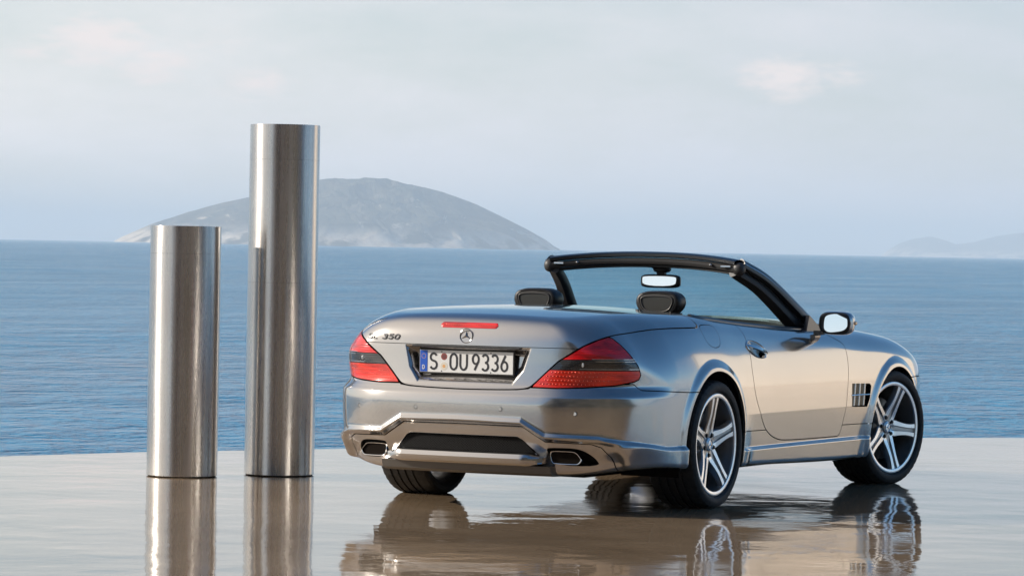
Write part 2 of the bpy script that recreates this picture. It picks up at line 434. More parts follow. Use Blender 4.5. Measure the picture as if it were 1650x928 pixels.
def deck_nodes(nt, b):
    f = noise(nt, .55, 7, .62); g = noise(nt, 9, 5, .6)
    mx = N(nt, 'ShaderNodeMix', data_type='RGBA', blend_type='MULTIPLY'); mx.inputs[0].default_value = .6
    nt.links.new(ramp(nt, f, (.32, (.28, .195, .12)), (.68, (.47, .345, .225))), mx.inputs[6])
    nt.links.new(ramp(nt, g, (.3, (.78, .78, .78)), (.7, (1, 1, 1))), mx.inputs[7])
    nt.links.new(mx.outputs[2], b.inputs['Base Color'])
    # a film of water: mostly a mirror, with slow undulations and finer ripples in the puddles
    w1 = noise(nt, 1.1, 2, .5, stretch=(1, 1, 1)); w2 = noise(nt, 5.5, 3, .55); w3 = noise(nt, 30., 2, .5)
    a = bump(nt, w1, 1., .0075); c = bump(nt, w2, 1., .0011, a); d = bump(nt, w3, .6, .00008, c)
    nt.links.new(d, b.inputs['Normal'])
    r = noise(nt, .8, 5, .6, stretch=(1, 1.0, 1))
    nt.links.new(mrange(nt, r, .44, .66, .010, .10), b.inputs['Roughness'])
M_DECK = mat('wet_sandstone_floor', (.4, .33, .25), .03, ior=1.8, build=deck_nodes)
M_STONE = mat('pale_stone_edge', (.42, .37, .31), .6)
def terrace():
    pts = [(-45, 16.), (-20, 11.6), (-8, 7.42), (-3, 5.66), (1.052, 4.226), (2.056, 3.868), (2.7, 3.5), (3.256, 3.173), (5.4, 2.05), (7.691, .828), (8.093, .454), (8.6, -.12), (12, -4.3), (41, -6.2), (41, -12), (10, -34), (-45, -34)]
    n = len(pts); mb = MB()
    e = .03
    top = [(x, y, 0) for x, y in pts]
    def shrink(p, k):
        c = Vector((-8, -9)); v = Vector(p)-c; return c+v*(1+k/v.length)
    r1 = [(*shrink(p, e), -e*.9) for p in pts]; r2 = [(*shrink(p, e), -.5) for p in pts]; r3 = [(*shrink(p, -3), -.5) for p in pts]; r4 = [(*shrink(p, -3), -6.5) for p in pts]
    mb.sweep([r4, r3, r2, r1, top], 1, True, False, False)
    mb.add(top, [list(range(n))], 0, False)
    o = mb.build('terrace_floor', [M_DECK, M_STONE], angle=None)
    tag(o, 'wet sandstone terrace floor with a film of water above the sea', kind='structure')
terrace()

def island_nodes(nt, b):
    g = N(nt, 'ShaderNodeNewGeometry'); s = N(nt, 'ShaderNodeSeparateXYZ'); nt.links.new(g.outputs['Normal'], s.inputs[0])
    f = noise(nt, .005, 8, .65); f2 = noise(nt, .0018, 6, .6)
    veg = ramp(nt, f, (.35, (.055, .062, .045)), (.55, (.11, .10, .07)), (.75, (.20, .165, .12)))
    rock = ramp(nt, noise(nt, .010, 6, .7, stretch=(1, 1, .35)), (.3, (.45, .36, .27)), (.7, (.92, .80, .64)))
    mx = N(nt, 'ShaderNodeMix', data_type='RGBA')
    ad = N(nt, 'ShaderNodeMath', operation='ADD'); nt.links.new(s.outputs['Z'], ad.inputs[0])
    nt.links.new(mrange(nt, f2, .3, .7, -.12, .12), ad.inputs[1])
    # bare cliffs along the water, broken by gullies
    p = N(nt, 'ShaderNodeSeparateXYZ'); nt.links.new(g.outputs['Position'], p.inputs[0])
    lo = mrange(nt, p.outputs['Z'], 36, 124, 1, 0)
    cut = mrange(nt, noise(nt, .003, 5, .6, stretch=(1, 1, .3)), .44, .52, 0, 1)
    cm = N(nt, 'ShaderNodeMath', operation='MULTIPLY'); nt.links.new(lo, cm.inputs[0]); nt.links.new(cut, cm.inputs[1])
    tr = mrange(nt, noise(nt, .006, 7, .75, stretch=(1, 1, .15)), .60, .70, 0, .8)
    ca = N(nt, 'ShaderNodeMath', operation='ADD'); ca.use_clamp = True; nt.links.new(cm.outputs[0], ca.inputs[0]); nt.links.new(tr, ca.inputs[1])
    cb = N(nt, 'ShaderNodeMath', operation='MAXIMUM'); nt.links.new(mrange(nt, ad.outputs[0], .42, .62, 1, 0), cb.inputs[0]); nt.links.new(ca.outputs[0], cb.inputs[1])
    nt.links.new(cb.outputs[0], mx.inputs[0]); nt.links.new(veg, mx.inputs[6]); nt.links.new(rock, mx.inputs[7])
    nt.links.new(mx.outputs[2], b.inputs['Base Color'])
M_ISLE = mat('island_scrub_and_rock', (.1, .1, .07), .9, spec=.1, build=island_nodes)
def island(name, dist, prof, depth, label, cliff, seed, zoff=0.):
    """prof: (azimuth deg, crest height as elevation in degrees): a crest line standing at its true distance"""
    from mathutils import noise as mn
    mn.seed_set(seed)
    az = np.array([p[0] for p in prof]); hh = np.array([p[1] for p in prof])
    a0, a1 = az.min(), az.max(); nu, nv = 260, 70
    o = np.argsort(az); az = az[o]; hh = hh[o]
    vs = []; cx, cy = -17.16, -8.38
    half = rad((a1-a0)/2)*dist
    for i in range(nu+1):
        u = i/nu; a = a0+(a1-a0)*u; h = dist*math.tan(rad(float(np.interp(a, az, hh))))+1.3
        w = depth*(max(0, 1-(2*u-1)**2))**.5+60
        for j in range(nv+1):
            v = -1+2*j/nv                                   # -1 near shore, +1 far shore
            r = dist+v*w*1.0
            x = cx+r*math.cos(rad(a)); y = cy+r*math.sin(rad(a))
            t = 1-abs(v)
            prof_t = min(1, t/.15)*cliff*(1-.0*t) + (1-cliff)*math.sin(min(1, t)*math.pi/2)**1.25
            hcl = (h-SEA_Z)
            z = SEA_Z-1+(hcl+1)*prof_t
            k = min(1, t*4)
            q = Vector((x/840, y/840, seed)); nn = mn.fractal(q, .9, 2.1, 7)
            rid = 1-abs(mn.fractal(Vector((x/520, y/520, 3+seed)), .8, 2.1, 6))
            edge = min(1, u*12, (1-u)*12)
            z += (nn*.11+(rid-.8)*.16)*h*k*edge*(1-.75*math.exp(-(v/.16)**2))
            x += mn.noise(Vector((x/180, y/180, 9)))*80*edge*(t < .5); y += mn.noise(Vector((x/180, y/180, 19)))*80*edge*(t < .5)
            vs.append((x, y, z))
    fs = [(i*(nv+1)+j, (i+1)*(nv+1)+j, (i+1)*(nv+1)+j+1, i*(nv+1)+j+1) for i in range(nu) for j in range(nv)]
    mb = MB(); mb.add(vs, fs, 0, False); ob = mb.build(name, M_ISLE, angle=None)
    if sum(p.normal.z for p in ob.data.polygons) < 0: ob.data.flip_normals()
    tag(ob, label, kind='structure')
ISLE = [(32.993, 0.002), (32.841, 0.082), (32.46, 0.254), (31.888, 0.458), (31.314, 0.633), (30.93, 0.718), (30.641, 0.763), (30.257, 0.877), (29.873, 0.962), (29.39, 1.02), (28.955, 1.028), (28.616, 0.996), (28.13, 0.919), (27.838, 0.837), (27.351, 0.663), (26.96, 0.486), (26.569, 0.3), (26.275, 0.141), (26.147, 0.046), (26.049, -0.0)]
FAR = [(21.077, -0.012), (20.964, 0.077), (20.775, 0.196), (20.584, 0.267), (20.298, 0.311), (20.106, 0.267), (19.913, 0.193), (19.628, 0.228), (19.249, 0.331), (18.964, 0.374), (18.584, 0.391), (17.824, 0.29), (16.971, 0.096), (16.5, 0.)]
island('island', 24000, ISLE, 1800, 'hazy scrub covered island with pale cliffs along its shore', .22, 3)
island('distant_island', 55000, FAR, 2400, 'far low island fading into the haze', .15, 8)

# the scrubby hillside behind the terrace, inland
def hill_nodes(nt, b):
    f = noise(nt, .06, 8, .65)
    nt.links.new(ramp(nt, f, (.35, (.05, .056, .045)), (.52, (.085, .082, .07)), (.72, (.20, .175, .15))), b.inputs['Base Color'])
M_HILL = mat('dry_hillside', (.1, .09, .06), .9, spec=.1, build=hill_nodes)
def hillside():
    from mathutils import noise as mn
    mn.seed_set(4); cx, cy = 0, -3; vs = []; nu, nv = 150, 40; A0, A1 = 165., 292.
    for i in range(nu+1):
        u = i/nu; a = rad(A0+(A1-A0)*u); edge = ss(0, .12, u)*ss(1, .62, u)
        for j in range(nv+1):
            v = j/nv; r = 62+v*v*420
            x, y = cx+r*math.cos(a), cy+r*math.sin(a)
            z = -5.5+(62+v*180)*.95*edge*ss(0, .55, v)*.62+mn.fractal(Vector((x/40, y/40, 1)), .9, 2.1, 6)*9*v**.5*edge
            vs.append((x, y, float(z)))
    mb = MB(); mb.add(vs, [(i*(nv+1)+j, (i+1)*(nv+1)+j, (i+1)*(nv+1)+j+1, i*(nv+1)+j+1) for i in range(nu) for j in range(nv)], 0, True)
    o = mb.build('hillside', M_HILL, angle=None)
    if sum(p.normal.z for p in o.data.polygons) < 0: o.data.flip_normals()
    tag(o, 'dry scrub hillside rising inland', kind='structure')
hillside()

# haze: one closed box of thin air round everything
hm = bpy.data.materials.new('haze_air'); hm.use_nodes = True; hn = hm.node_tree; hn.nodes.clear()
ho = hn.nodes.new('ShaderNodeOutputMaterial'); hv = hn.nodes.new('ShaderNodeVolumePrincipled')
hv.inputs['Color'].default_value = (.87, .945, 1.0, 1); hv.inputs['Density'].default_value = HAZE; hv.inputs['Anisotropy'].default_value = 0.
hn.links.new(hv.outputs[0], ho.inputs['Volume'])
mb = MB(); mb.box((0, 0, 247), (80000, 80000, 253)); tag(mb.build('haze', hm, angle=None), 'pale sea haze', kind='stuff')

# ------------------------------------------------------------------ the two steel columns
def steel_nodes(nt, b):
    f = noise(nt, 4, 8, .7, stretch=(9, 9, .35)); g = noise(nt, 1.5, 3, .5)
    nt.links.new(mrange(nt, f, .25, .75, .20, .36), b.inputs['Roughness'])
    nt.links.new(ramp(nt, g, (.3, (.58, .55, .525)), (.7, (.68, .66, .63))), b.inputs['Base Color'])
    h = bump(nt, noise(nt, 3, 5, .6, stretch=(14, 14, .6)), .25, .0012)
    nt.links.new(bump(nt, noise(nt, 1.0, 6, .8, stretch=(.6, .6, 60)), .35, .0005, h), b.inputs['Normal'])
    b.inputs['Anisotropic'].default_value = .8; b.inputs['Anisotropic Rotation'].default_value = .25
M_STEEL = mat('brushed_stainless_steel', (.6, .58, .55), .25, 1., build=steel_nodes)
def column(x, y, h, label):
    root = empty('steel_column', (x, y, 0)); tag(root, label, 'column', 'steel columns on the terrace')
    r = .197; mb = MB(); zs = [.006, .007, .010]+[h*k/12 for k in range(1, 12)]+[h-.005, h-.0012, h]
    prof = [(r-.002, .006), (r-.0003, .0065)]+[(r, z) for z in zs[1:-1]]+[(r, h-.0006), (r-.0006, h), (r-.010, h), (r-.012, h-.004), (r-.012, .02)]
    mb.lathe(prof, 128, 0, 'z'); mb.build('tube', M_STEEL, root, 50)
    mb = MB(); mb.lathe([(0, .001), (r-.009, .001), (r-.009, .0059), (0, .0059)], 64, 0, 'z'); mb.build('base_joint', M_BLACK, root)
    mb = MB(); mb.lathe([(r-.013, .06), (r-.013, .08), (0, .08)], 64, 0, 'z'); mb.build('base_plate', M_SATIN, root)
    for k, zz in enumerate((h*.90, h*.55) if h > 1.7 else (h*.89,)):       # faint rolled joints in the sheet
        mb = MB(); mb.lathe([(r-.001, zz-.0015), (r+.0006, zz-.0005), (r+.0006, zz+.0005), (r-.001, zz+.0015)], 128, 0, 'z'); mb.build('sheet_joint', M_SATIN, root)
column(.262, 2.457, 1.39, 'shorter brushed steel column, at the left of the pair')
column(.738, 2.109, 1.97, 'taller brushed steel column, next to the car')

# a sunlit rendered wall that closes the terrace on its far right side
def wall_nodes(nt, b):
    f = noise(nt, .6, 6, .6)
    nt.links.new(ramp(nt, f, (.3, (.70, .64, .56)), (.7, (.79, .73, .66))), b.inputs['Base Color'])
    nt.links.new(bump(nt, noise(nt, 30, 4), .3, .01), b.inputs['Normal'])
M_WALL = mat('cream_render', (.6, .5, .4), .85, spec=.2, build=wall_nodes)
root = empty('terrace_wall', (27.5, -8.25, 0)); tag(root, 'tall sunlit cream coloured wall closing the side of the terrace', 'wall')
mb = MB(); mb.box((0, 0, WALL_H/2), (12.5, .2, WALL_H/2), bev=.01); mb.build('render_face', M_WALL, root)
mb = MB(); mb.box((0, 0, WALL_H+.042), (12.56, .26, .04), bev=.01); mb.build('coping', M_STONE, root)
# ------------------------------------------------------------------ the car body as one closed skin, then cut into its panels
CAR = empty('convertible_car')
tag(CAR, 'silver two seat convertible sports car with its top down, parked on the wet terrace', 'car')

def spine(u):
    """u: angle/length along the plan outline -> origin on the spine and outward direction"""
    a, b = -.45, 2.65
    L1, L2, L3 = 1.15, b-a, 1.25
    if u < L1:
        t = u/L1*math.pi/2; return (a, -math.cos(t), math.sin(t))
    if u < L1+L2: return (a+u-L1, 0., 1.)
    t = (u-L1-L2)/L3*math.pi/2; return (b, math.sin(t), math.cos(t))
def solve(ox, oz, dx, dy, dz):
    """distance along rays (ox,0,oz)+(dx,dy,dz)t at which the skin lies; arrays"""
    lo = np.full(ox.shape, .12); hi = np.full(ox.shape, 1.75)
    F = lambda t: g_body(ox+dx*t, dy*t, oz+dz*t)
    flo, fhi = F(lo), F(hi)
    for k in range(20):
        if k < 20: t = .5*(lo+hi)
        else: t = lo-flo*(hi-lo)/(fhi-flo+1e-12)
        if k >= 26 and k % 2: t = .5*(lo+hi)
        f = F(t); m = f < 0
        lo = np.where(m, t, lo); flo = np.where(m, f, flo); hi = np.where(m, hi, t); fhi = np.where(m, fhi, f)
        if k == 16 and False: break
    return .5*(lo+hi)
OZ = .55
def body_grid(us, prof):
    O = np.array([spine(u) for u in us]); ox = O[:, 0:1]; ex = O[:, 1:2]; ey = O[:, 2:3]
    one = np.ones_like(ox)
    rho = solve(ox, OZ*one, ex, ey, 0*one)                       # plan radius
    P = np.array(prof); h = P[None, :, 0]*rho; dz = (P[None, :, 1]-OZ)*one
    ln = np.sqrt(h*h+dz*dz); h, dz = h/ln, dz/ln
    OX = ox+0*h; dx = ex*h; dy = ey*h
    t = solve(OX, OZ+0*h, dx, dy, dz)
    return np.stack([OX+dx*t, dy*t, OZ+dz*t], -1)
def lin(a, b, st): 
    n = max(1, int(round(math.dist(a, b)/st))); return [(a[0]+(b[0]-a[0])*k/n, a[1]+(b[1]-a[1])*k/n) for k in range(n)]
def make_skin(fine):
    k = 1. if fine else 5.
    us = list(np.arange(0, 1.15, .0052*k))+list(np.arange(1.15, 1.15+3.1, .011*k))+list(np.arange(4.25, 5.5, .014*k))+[5.5]
    prof = lin((.62, .02), (.95, .10), .02*k)+lin((.95, .10), (1, .20), .008*k)+lin((1, .20), (1, .88), .0048*k)+lin((1, .88), (.93, .965), .006*k)+lin((.93, .965), (.6, 1.06), .012*k)+lin((.6, 1.06), (0, 1.1), .025*k)+[(0, 1.1)]
    G = body_grid(us, prof); nu, nv = G.shape[:2]
    idx = np.arange(nu*nv).reshape(nu, nv)
    V = G.reshape(-1, 3)
    q = np.stack([idx[:-1, :-1], idx[1:, :-1], idx[1:, 1:], idx[:-1, 1:]], -1).reshape(-1, 4)
    # mirror image for the other side; the columns on the centre plane are shared
    V2 = V*np.array([1, -1, 1]); n = len(V); mp = np.arange(n)+n
    cen = np.concatenate([idx[0], idx[-1]]); mp[cen] = cen
    q2 = mp[q][:, ::-1]
    V = np.concatenate([V, V2]); Q = np.concatenate([q, q2])
    T = np.concatenate([Q[:, [0, 1, 2]], Q[:, [0, 2, 3]]])
    e = 1.5e-3
    g = lambda d: g_body(V[:, 0]+d[0], V[:, 1]+d[1], V[:, 2]+d[2])
    Nn = np.stack([g((e, 0, 0))-g((-e, 0, 0)), g((0, e, 0))-g((0, -e, 0)), g((0, 0, e))-g((0, 0, -e))], -1)
    Nn /= np.linalg.norm(Nn, axis=1)[:, None]+1e-12
    # faces outwards
    a, b, c = V[T[:, 0]], V[T[:, 1]], V[T[:, 2]]; fn = np.cross(b-a, c-a)
    fl = (fn*Nn[T[:, 0]]).sum(1) < 0; T[fl] = T[fl][:, ::-1]
    ar = np.linalg.norm(np.cross(b-a, c-a), axis=1); T = T[ar > 1e-10]
    return V, Nn, T
class Skin: pass
SK = Skin(); SK.V, SK.N, T0 = make_skin(True)
def clip(T, fun, lim=0., S=None):
    """part of the triangles where fun < lim; cut edges are exact"""
    S = S or SK
    if len(T) == 0: return T
    used = np.unique(T); f = np.full(len(S.V), 9.); f[used] = fun(S.V[used])-lim
    f = np.where(np.abs(f) < 1e-6, -1e-6, f)
    ft = f[T]; ins = ft < 0; cnt = ins.sum(1)
    keep = [T[cnt == 3]]
    newV, newN = [], []; key = {}; base = len(S.V)
    part = np.where((cnt > 0) & (cnt < 3))[0]
    # collect crossing edges
    E = []
    for k in range(3):
        a = T[part, k]; b = T[part, (k+1) % 3]
        E.append(np.stack([np.minimum(a, b), np.maximum(a, b)], -1)[(f[a] < 0) != (f[b] < 0)])
    if len(part):
        E = np.unique(np.concatenate(E), axis=0)
        fa, fb = f[E[:, 0]], f[E[:, 1]]; t = (fa/(fa-fb))[:, None]
        pv = S.V[E[:, 0]]*(1-t)+S.V[E[:, 1]]*t; pn = S.N[E[:, 0]]*(1-t)+S.N[E[:, 1]]*t
        pn /= np.linalg.norm(pn, axis=1)[:, None]
        S.V = np.concatenate([S.V, pv]); S.N = np.concatenate([S.N, pn])
        key = {(int(a), int(b)): base+i for i, (a, b) in enumerate(E)}
        out = []
        for ti in part:
            tri = [int(x) for x in T[ti]]; poly = []
            for k in range(3):
                a, b = tri[k], tri[(k+1) % 3]
                if f[a] < 0: poly.append(a)
                if (f[a] < 0) != (f[b] < 0): poly.append(key[(min(a, b), max(a, b))])
            for k in range(1, len(poly)-1): out.append((poly[0], poly[k], poly[k+1]))
        keep.append(np.array(out, dtype=T.dtype).reshape(-1, 3))
    return np.concatenate(keep)
def split(T, fun, gap):
    return clip(T, fun, -gap/2), clip(T, lambda v: -fun(v), -gap/2)
def panel(name, T, mats, parent=None, lip=.016, off=0., S=None, mi=None):
    """mesh from skin triangles with smooth normals and a returned edge along every cut"""
    S = S or SK
    used, inv = np.unique(T, return_inverse=True); F = inv.reshape(-1, 3); V = S.V[used]; Nn = S.N[used]
    V = V+Nn*off; n = len(V)
    faces = F; nrm = Nn
    if lip:
        e = np.concatenate([F[:, [0, 1]], F[:, [1, 2]], F[:, [2, 0]]]); es = np.sort(e, 1)
        k = es[:, 0].astype(np.int64)*(n+1)+es[:, 1]; uq, first, c = np.unique(k, return_index=True, return_counts=True)
        be = e[first[c == 1]]
        ok = ~((np.abs(V[be[:, 0], 1]) < 2e-4) & (np.abs(V[be[:, 1], 1]) < 2e-4)); be = be[ok]
        if len(be):
            # rolled edge: a small radius then straight inwards
            m = len(be); A, B = V[be[:, 0]], V[be[:, 1]]; NA, NB = Nn[be[:, 0]], Nn[be[:, 1]]
            ed = B-A; ed /= np.linalg.norm(ed, axis=1)[:, None]+1e-12; out = np.cross(ed, NA); 
            q = np.concatenate([A, B, B-NB*lip, A-NA*lip]); i = np.arange(m)
            V = np.concatenate([V, q]); nn = np.concatenate([out, out, out, out]); nrm = np.concatenate([nrm, nn])
            b = n+i; f1 = np.stack([b+m, b, b+3*m], -1); f2 = np.stack([b+m, b+3*m, b+2*m], -1)
            faces = np.concatenate([faces, f1, f2])
    me = bpy.data.meshes.new(name); me.vertices.add(len(V)); me.vertices.foreach_set('co', V.astype(np.float32).ravel())
    me.loops.add(faces.size); me.loops.foreach_set('vertex_index', faces.astype(np.int32).ravel())
    me.polygons.add(len(faces)); me.polygons.foreach_set('loop_start', np.arange(0, faces.size, 3, dtype=np.int32))
    me.polygons.foreach_set('loop_total', np.full(len(faces), 3, dtype=np.int32)) if False else None
    me.update(calc_edges=True); me.polygons.foreach_set('use_smooth', np.ones(len(faces), bool))
    me.normals_split_custom_set_from_vertices(nrm.astype(np.float32)); me.update()
    return link(name, me, mats, parent or CAR)

def chaikin(P, n=2, closed=True):
    P = [Vector(p) for p in P]
    for _ in range(n):
        Q = []
        m = len(P)
        for i in range(m if closed else m-1):
            a, b = P[i], P[(i+1) % m]; Q += [a.lerp(b, .25), a.lerp(b, .75)]
        if not closed: Q = [P[0]]+Q+[P[-1]]
        P = Q
    return P
X = lambda v: v[:, 0]
Yv = lambda v: np.abs(v[:, 1])
Z = lambda v: v[:, 2]
Qv = lambda v: .75*np.arctan2(np.abs(v[:, 1]), -.35-v[:, 0])
def q_of(x, y): return .75*math.atan2(abs(y), -.35-x)
def f_arch(v):
    r = np.full(len(v), 9.)
    for cx, cz, R in (AR, AF):
        d = np.where(v[:, 2] > cz, np.hypot(v[:, 0]-cx, v[:, 2]-cz), np.abs(v[:, 0]-cx))-R
        r = np.minimum(r, d)
    return -r
COCK = [(-.012, -.2), (-.012, .66), (.02, .715), (.10, .742), (.5, .748), (1.0, .748), (1.5, .735), (1.70, .715), (1.80, .60), (1.90, .40), (1.945, .2), (1.96, 0), (1.96, -.2)]
COCK = [(p.x, p.y) for p in chaikin([(a, b, 0) for a, b in COCK], 2, False)]
def f_cock(v): return np.maximum(poly_sdf(X(v), Yv(v), COCK), .78-Z(v))
LAMP3 = [(-1.064, .365, .622), (-1.027, .496, .753), (-.986, .610, .829), (-.93, .655, .858), (-.874, .688, .875), (-.858, .705, .868), (-.833, .738, .836), (-.809, .779, .788), (-.775, .808, .734), (-.759, .817, .690), (-.768, .812, .668), (-.793, .797, .656), (-.887, .735, .637), (-.989, .615, .626), (-1.03, .48, .621)]
LAMP = [(q_of(x, y), z) for x, y, z in LAMP3]
def f_lamp(v): return np.maximum(poly_sdf(Qv(v), Z(v), LAMP), X(v)+.5)
LID = [(-.5, .603), (0, .603), (.155, .605), (.29, .609), (.345, .616), (.372, .632), (.496, .753), (.610, .829), (.686, .876), (.747, .907), (.797, .917), (1.2, .925), (1.2, 1.4), (-.5, 1.4)]
LID = [(p.x, p.y) for p in chaikin([(a, b, 0) for a, b in LID], 1)]
def f_lid(v): return smax(poly_sdf(Yv(v), Z(v), LID), X(v)+.035, .05)
BQ = [(0, .603), (.155, .605), (.29, .609), (.345, .616), (.38, .640), (.795, .645), (.830, .615), (1.174, .597), (1.6, .597)]
def f_bump(v): return np.maximum(Z(v)-np.interp(Qv(v), [p[0] for p in BQ], [p[1] for p in BQ]), X(v)+.15)
DOOR = [(.495, 1.2), (.495, .912), (.503, .864), (.485, .76), (.467, .679), (.50, .57), (.584, .465), (.68, .388), (.781, .343), (.89, .316), (1.02, .303), (1.74, .297), (1.785, .300), (1.803, .325), (1.813, .478), (1.832, .649), (1.857, .775), (1.84, .815), (1.74, .845), (1.66, .88), (1.64, 1.2)]
DOOR = [(p.x, p.y) for p in chaikin([(a, b, 0) for a, b in DOOR], 2)]
def f_door(v): return np.maximum(poly_sdf(X(v), Z(v), DOOR), .5-Yv(v))
HOOD = [(1.5, -.5), (1.5, .60), (1.78, .66), (2.3, .675), (2.9, .63), (3.25, .5), (3.40, .3), (3.43, 0), (3.43, -.5)]
def f_hood(v): return np.maximum(poly_sdf(X(v), Yv(v), HOOD), .6-Z(v))
FLAP = [(-.035, .925), (-.045, .88), (-.03, .835), (.01, .817), (.06, .812), (.11, .822), (.14, .85), (.15, .89), (.14, .925), (.05, .93)]
FLAP = [(p.x, p.y) for p in chaikin([(a, b, 0) for a, b in FLAP], 1)]
def f_flap(v): return np.maximum(np.maximum(poly_sdf(X(v), Z(v), FLAP), v[:, 1]+.5), -.3-X(v))
EXH = [(.445, .322), (.453, .243), (.668, .238), (.660, .278), (.632, .312), (.60, .327), (.56, .331), (.46, .330)]
EXH = [(p.x, p.y) for p in chaikin([(a, b, 0) for a, b in EXH], 2)]
def f_exh(v): return np.maximum(poly_sdf(Yv(v), Z(v), EXH), X(v)+.7)
OUTLET = [(-.5, .377), (.300, .377), (.322, .367), (.385, .305), (.380, .298), (-.5, .298)]
def f_outlet(v): return np.maximum(poly_sdf(Yv(v), Z(v), OUTLET), X(v)+.8)
HEADL = [(2.95, .62), (3.05, .72), (3.2, .73), (3.4, .68), (3.44, .60), (3.3, .56), (3.05, .57)]
def f_headl(v): return np.maximum(poly_sdf(X(v), Z(v), HEADL), .42-Yv(v))

T = clip(T0, f_arch); T = clip(T, lambda v: -f_cock(v))
hol = clip(T, lambda v: -f_exh(v))
LED_T = clip(T, f_lamp, -.0035)                                   # lamp lenses
T = clip(hol, lambda v: -f_lamp(v), -.0035)
lid, T = split(T, f_lid, .0065)
outl = clip(T, f_outlet); T = clip(T, lambda v: -f_outlet(v))
bump_r, T = split(T, f_bump, .005)
INS = [(-.5, .432), (.325, .432), (.446, .358), (.660, .352), (.700, .335), (.722, .285), (.735, .12), (-.5, .12)]
insert, bump_r = split(bump_r, lambda v: np.maximum(poly_sdf(Yv(v), Z(v), INS), X(v)+.62), .0045)
door, T = split(T, f_door, .0055)
flap, T = split(T, f_flap, .0032)
hood, T = split(T, f_hood, .006)
headl, T = split(T, f_headl, .006)
fbump, T = split(T, lambda v: np.maximum(Z(v)-.605, 2.72-X(v)), .005)
sill, T = split(T, lambda v: np.maximum(np.maximum(Z(v)-.378+.01*X(v), .2-X(v)), X(v)-2.35), .0045)
rq, ff = clip(T, lambda v: X(v)-1.2), clip(T, lambda v: 1.2-X(v))
def sides(T, name, **k):
    for s in (1, -1):
        t = clip(T, lambda v: -s*v[:, 1])
        if len(t): yield s, panel(name, t, M_PAINT, **k)
def cent(Tx, c): return SK.V[Tx].mean(1)[:, 1]*c > 0
# the lid: lower plate face and upper spoiler face are one pressing with a fine joint
lid_up, lid_lo = split(lid, lambda v: np.maximum(.8165-Z(v), -2-X(v)), .003)
lidm = panel('boot_lid', np.concatenate([lid_up, lid_lo]), M_PAINT)
panel('rear_bumper', bump_r, M_PAINT); panel('bumper_insert', insert, M_PAINT); panel('front_bumper', fbump, M_PAINT); panel('bonnet', hood, M_PAINT); panel('fuel_flap', flap, M_PAINT)
DOORS = {}
for s in (1, -1):
    DOORS[s] = panel('door', door[cent(door, s)], M_PAINT)
    panel('sill_panel', sill[cent(sill, s)], M_PAINT)
    panel('rear_wing', rq[cent(rq, s)], M_PAINT); 
    panel('headlamp', headl[cent(headl, s)], M_CLEAR)
    # vent opening behind the front wheel
VENT = [(1.885, .588), (2.135, .583), (2.165, .57), (2.150, .50), (2.115, .452), (1.895, .457)]
def f_vent(v): return np.maximum(poly_sdf(X(v), Z(v), VENT), .5-Yv(v))
ff = clip(ff, lambda v: -f_vent(v))
WING = {s: panel('front_wing', ff[cent(ff, s)], M_PAINT) for s in (1, -1)}

# lamp lenses in three bands with a dark seat
for s in (1, -1):
    t = LED_T[cent(LED_T, s)]
    hs = panel('tail_lamp', t, M_PLAST, lip=.03, off=-.004)
    a = clip(t, lambda v: .766-Z(v)+.02*(Yv(v)-.7)); b = clip(clip(t, lambda v: Z(v)-.763-.02*(Yv(v)-.7)), lambda v: .712-Z(v)); c = clip(t, lambda v: Z(v)-.709)
    panel('upper_lens', a, M_RED, hs, lip=.006, off=.002); panel('clear_lens', b, M_CLEAR, hs, lip=.004, off=.0012); panel('lower_lens', c, M_REDLOW, hs, lip=.006, off=.002)
# black inner shell, added to stop light leaking through the panel gaps
S2 = Skin(); S2.V, S2.N, t2 = make_skin(False); S2.V = S2.V-S2.N*.03
t2 = clip(t2, lambda v: f_arch(v)+.004, 0, S2); t2 = clip(t2, lambda v: -f_cock(v)+.012, 0, S2)
panel('inner_shell', t2, M_BLACK, lip=0, S=S2)
def find_root(f, lo, hi, n=11):
    """where f changes sign between lo and hi (Illinois)"""
    a, b = f(lo), f(hi); side = 0
    for _ in range(n):
        m = (lo*b-hi*a)/(b-a) if b != a else .5*(lo+hi)
        if not (min(lo, hi) < m < max(lo, hi)): m = .5*(lo+hi)
        c = f(m)
        if abs(c) < 2e-6: return m
        if (c > 0) == (a > 0):
            lo, a = m, c
            if side == -1: b *= .5
            side = -1
        else:
            hi, b = m, c
            if side == 1: a *= .5
            side = 1
    return m
def g1(x, y, z): return float(g_body(np.array([x]), np.array([y]), np.array([z]))[0])
CACHE = {}
def skin_x(y, z):
    """x of the skin on the tail for a half-width and a height"""
    k = (0, round(y, 5), round(z, 5))
    if k not in CACHE: CACHE[k] = find_root(lambda x: g1(x, y, z), -1.3, -.5)
    return CACHE[k]
def skin_y(x, z):
    k = (1, round(x, 5), round(z, 5))
    if k not in CACHE: CACHE[k] = find_root(lambda y: g1(x, y, z), .5, 1.1)
    return CACHE[k]
def skin_z(x, y):
    k = (2, round(x, 5), round(y, 5))
    if k not in CACHE: CACHE[k] = find_root(lambda z: g1(x, y, z), .7, 1.2)
    return CACHE[k]
# ------------------------------------------------------------------ rear details
def sample_curve(P, n):
    """points spread evenly along a closed or open polyline"""
    P = [Vector(p) for p in P]; L = [0]
    for a, b in zip(P, P[1:]): L.append(L[-1]+(b-a).length)
    out = []
    for i in range(n+1):
        d = L[-1]*i/n; k = max(j for j in range(len(L)) if L[j] <= d+1e-9); k = min(k, len(P)-2)
        t = (d-L[k])/max(1e-9, L[k+1]-L[k]); out.append(P[k].lerp(P[k+1], t))
    return out
def round_corners(P, k):
    P = [Vector(p) for p in P]; Q = []
    for i in range(len(P)):
        a, b = P[i], P[(i+1) % len(P)]; Q += [a.lerp(b, k), a.lerp(b, 1-k)]
    return Q
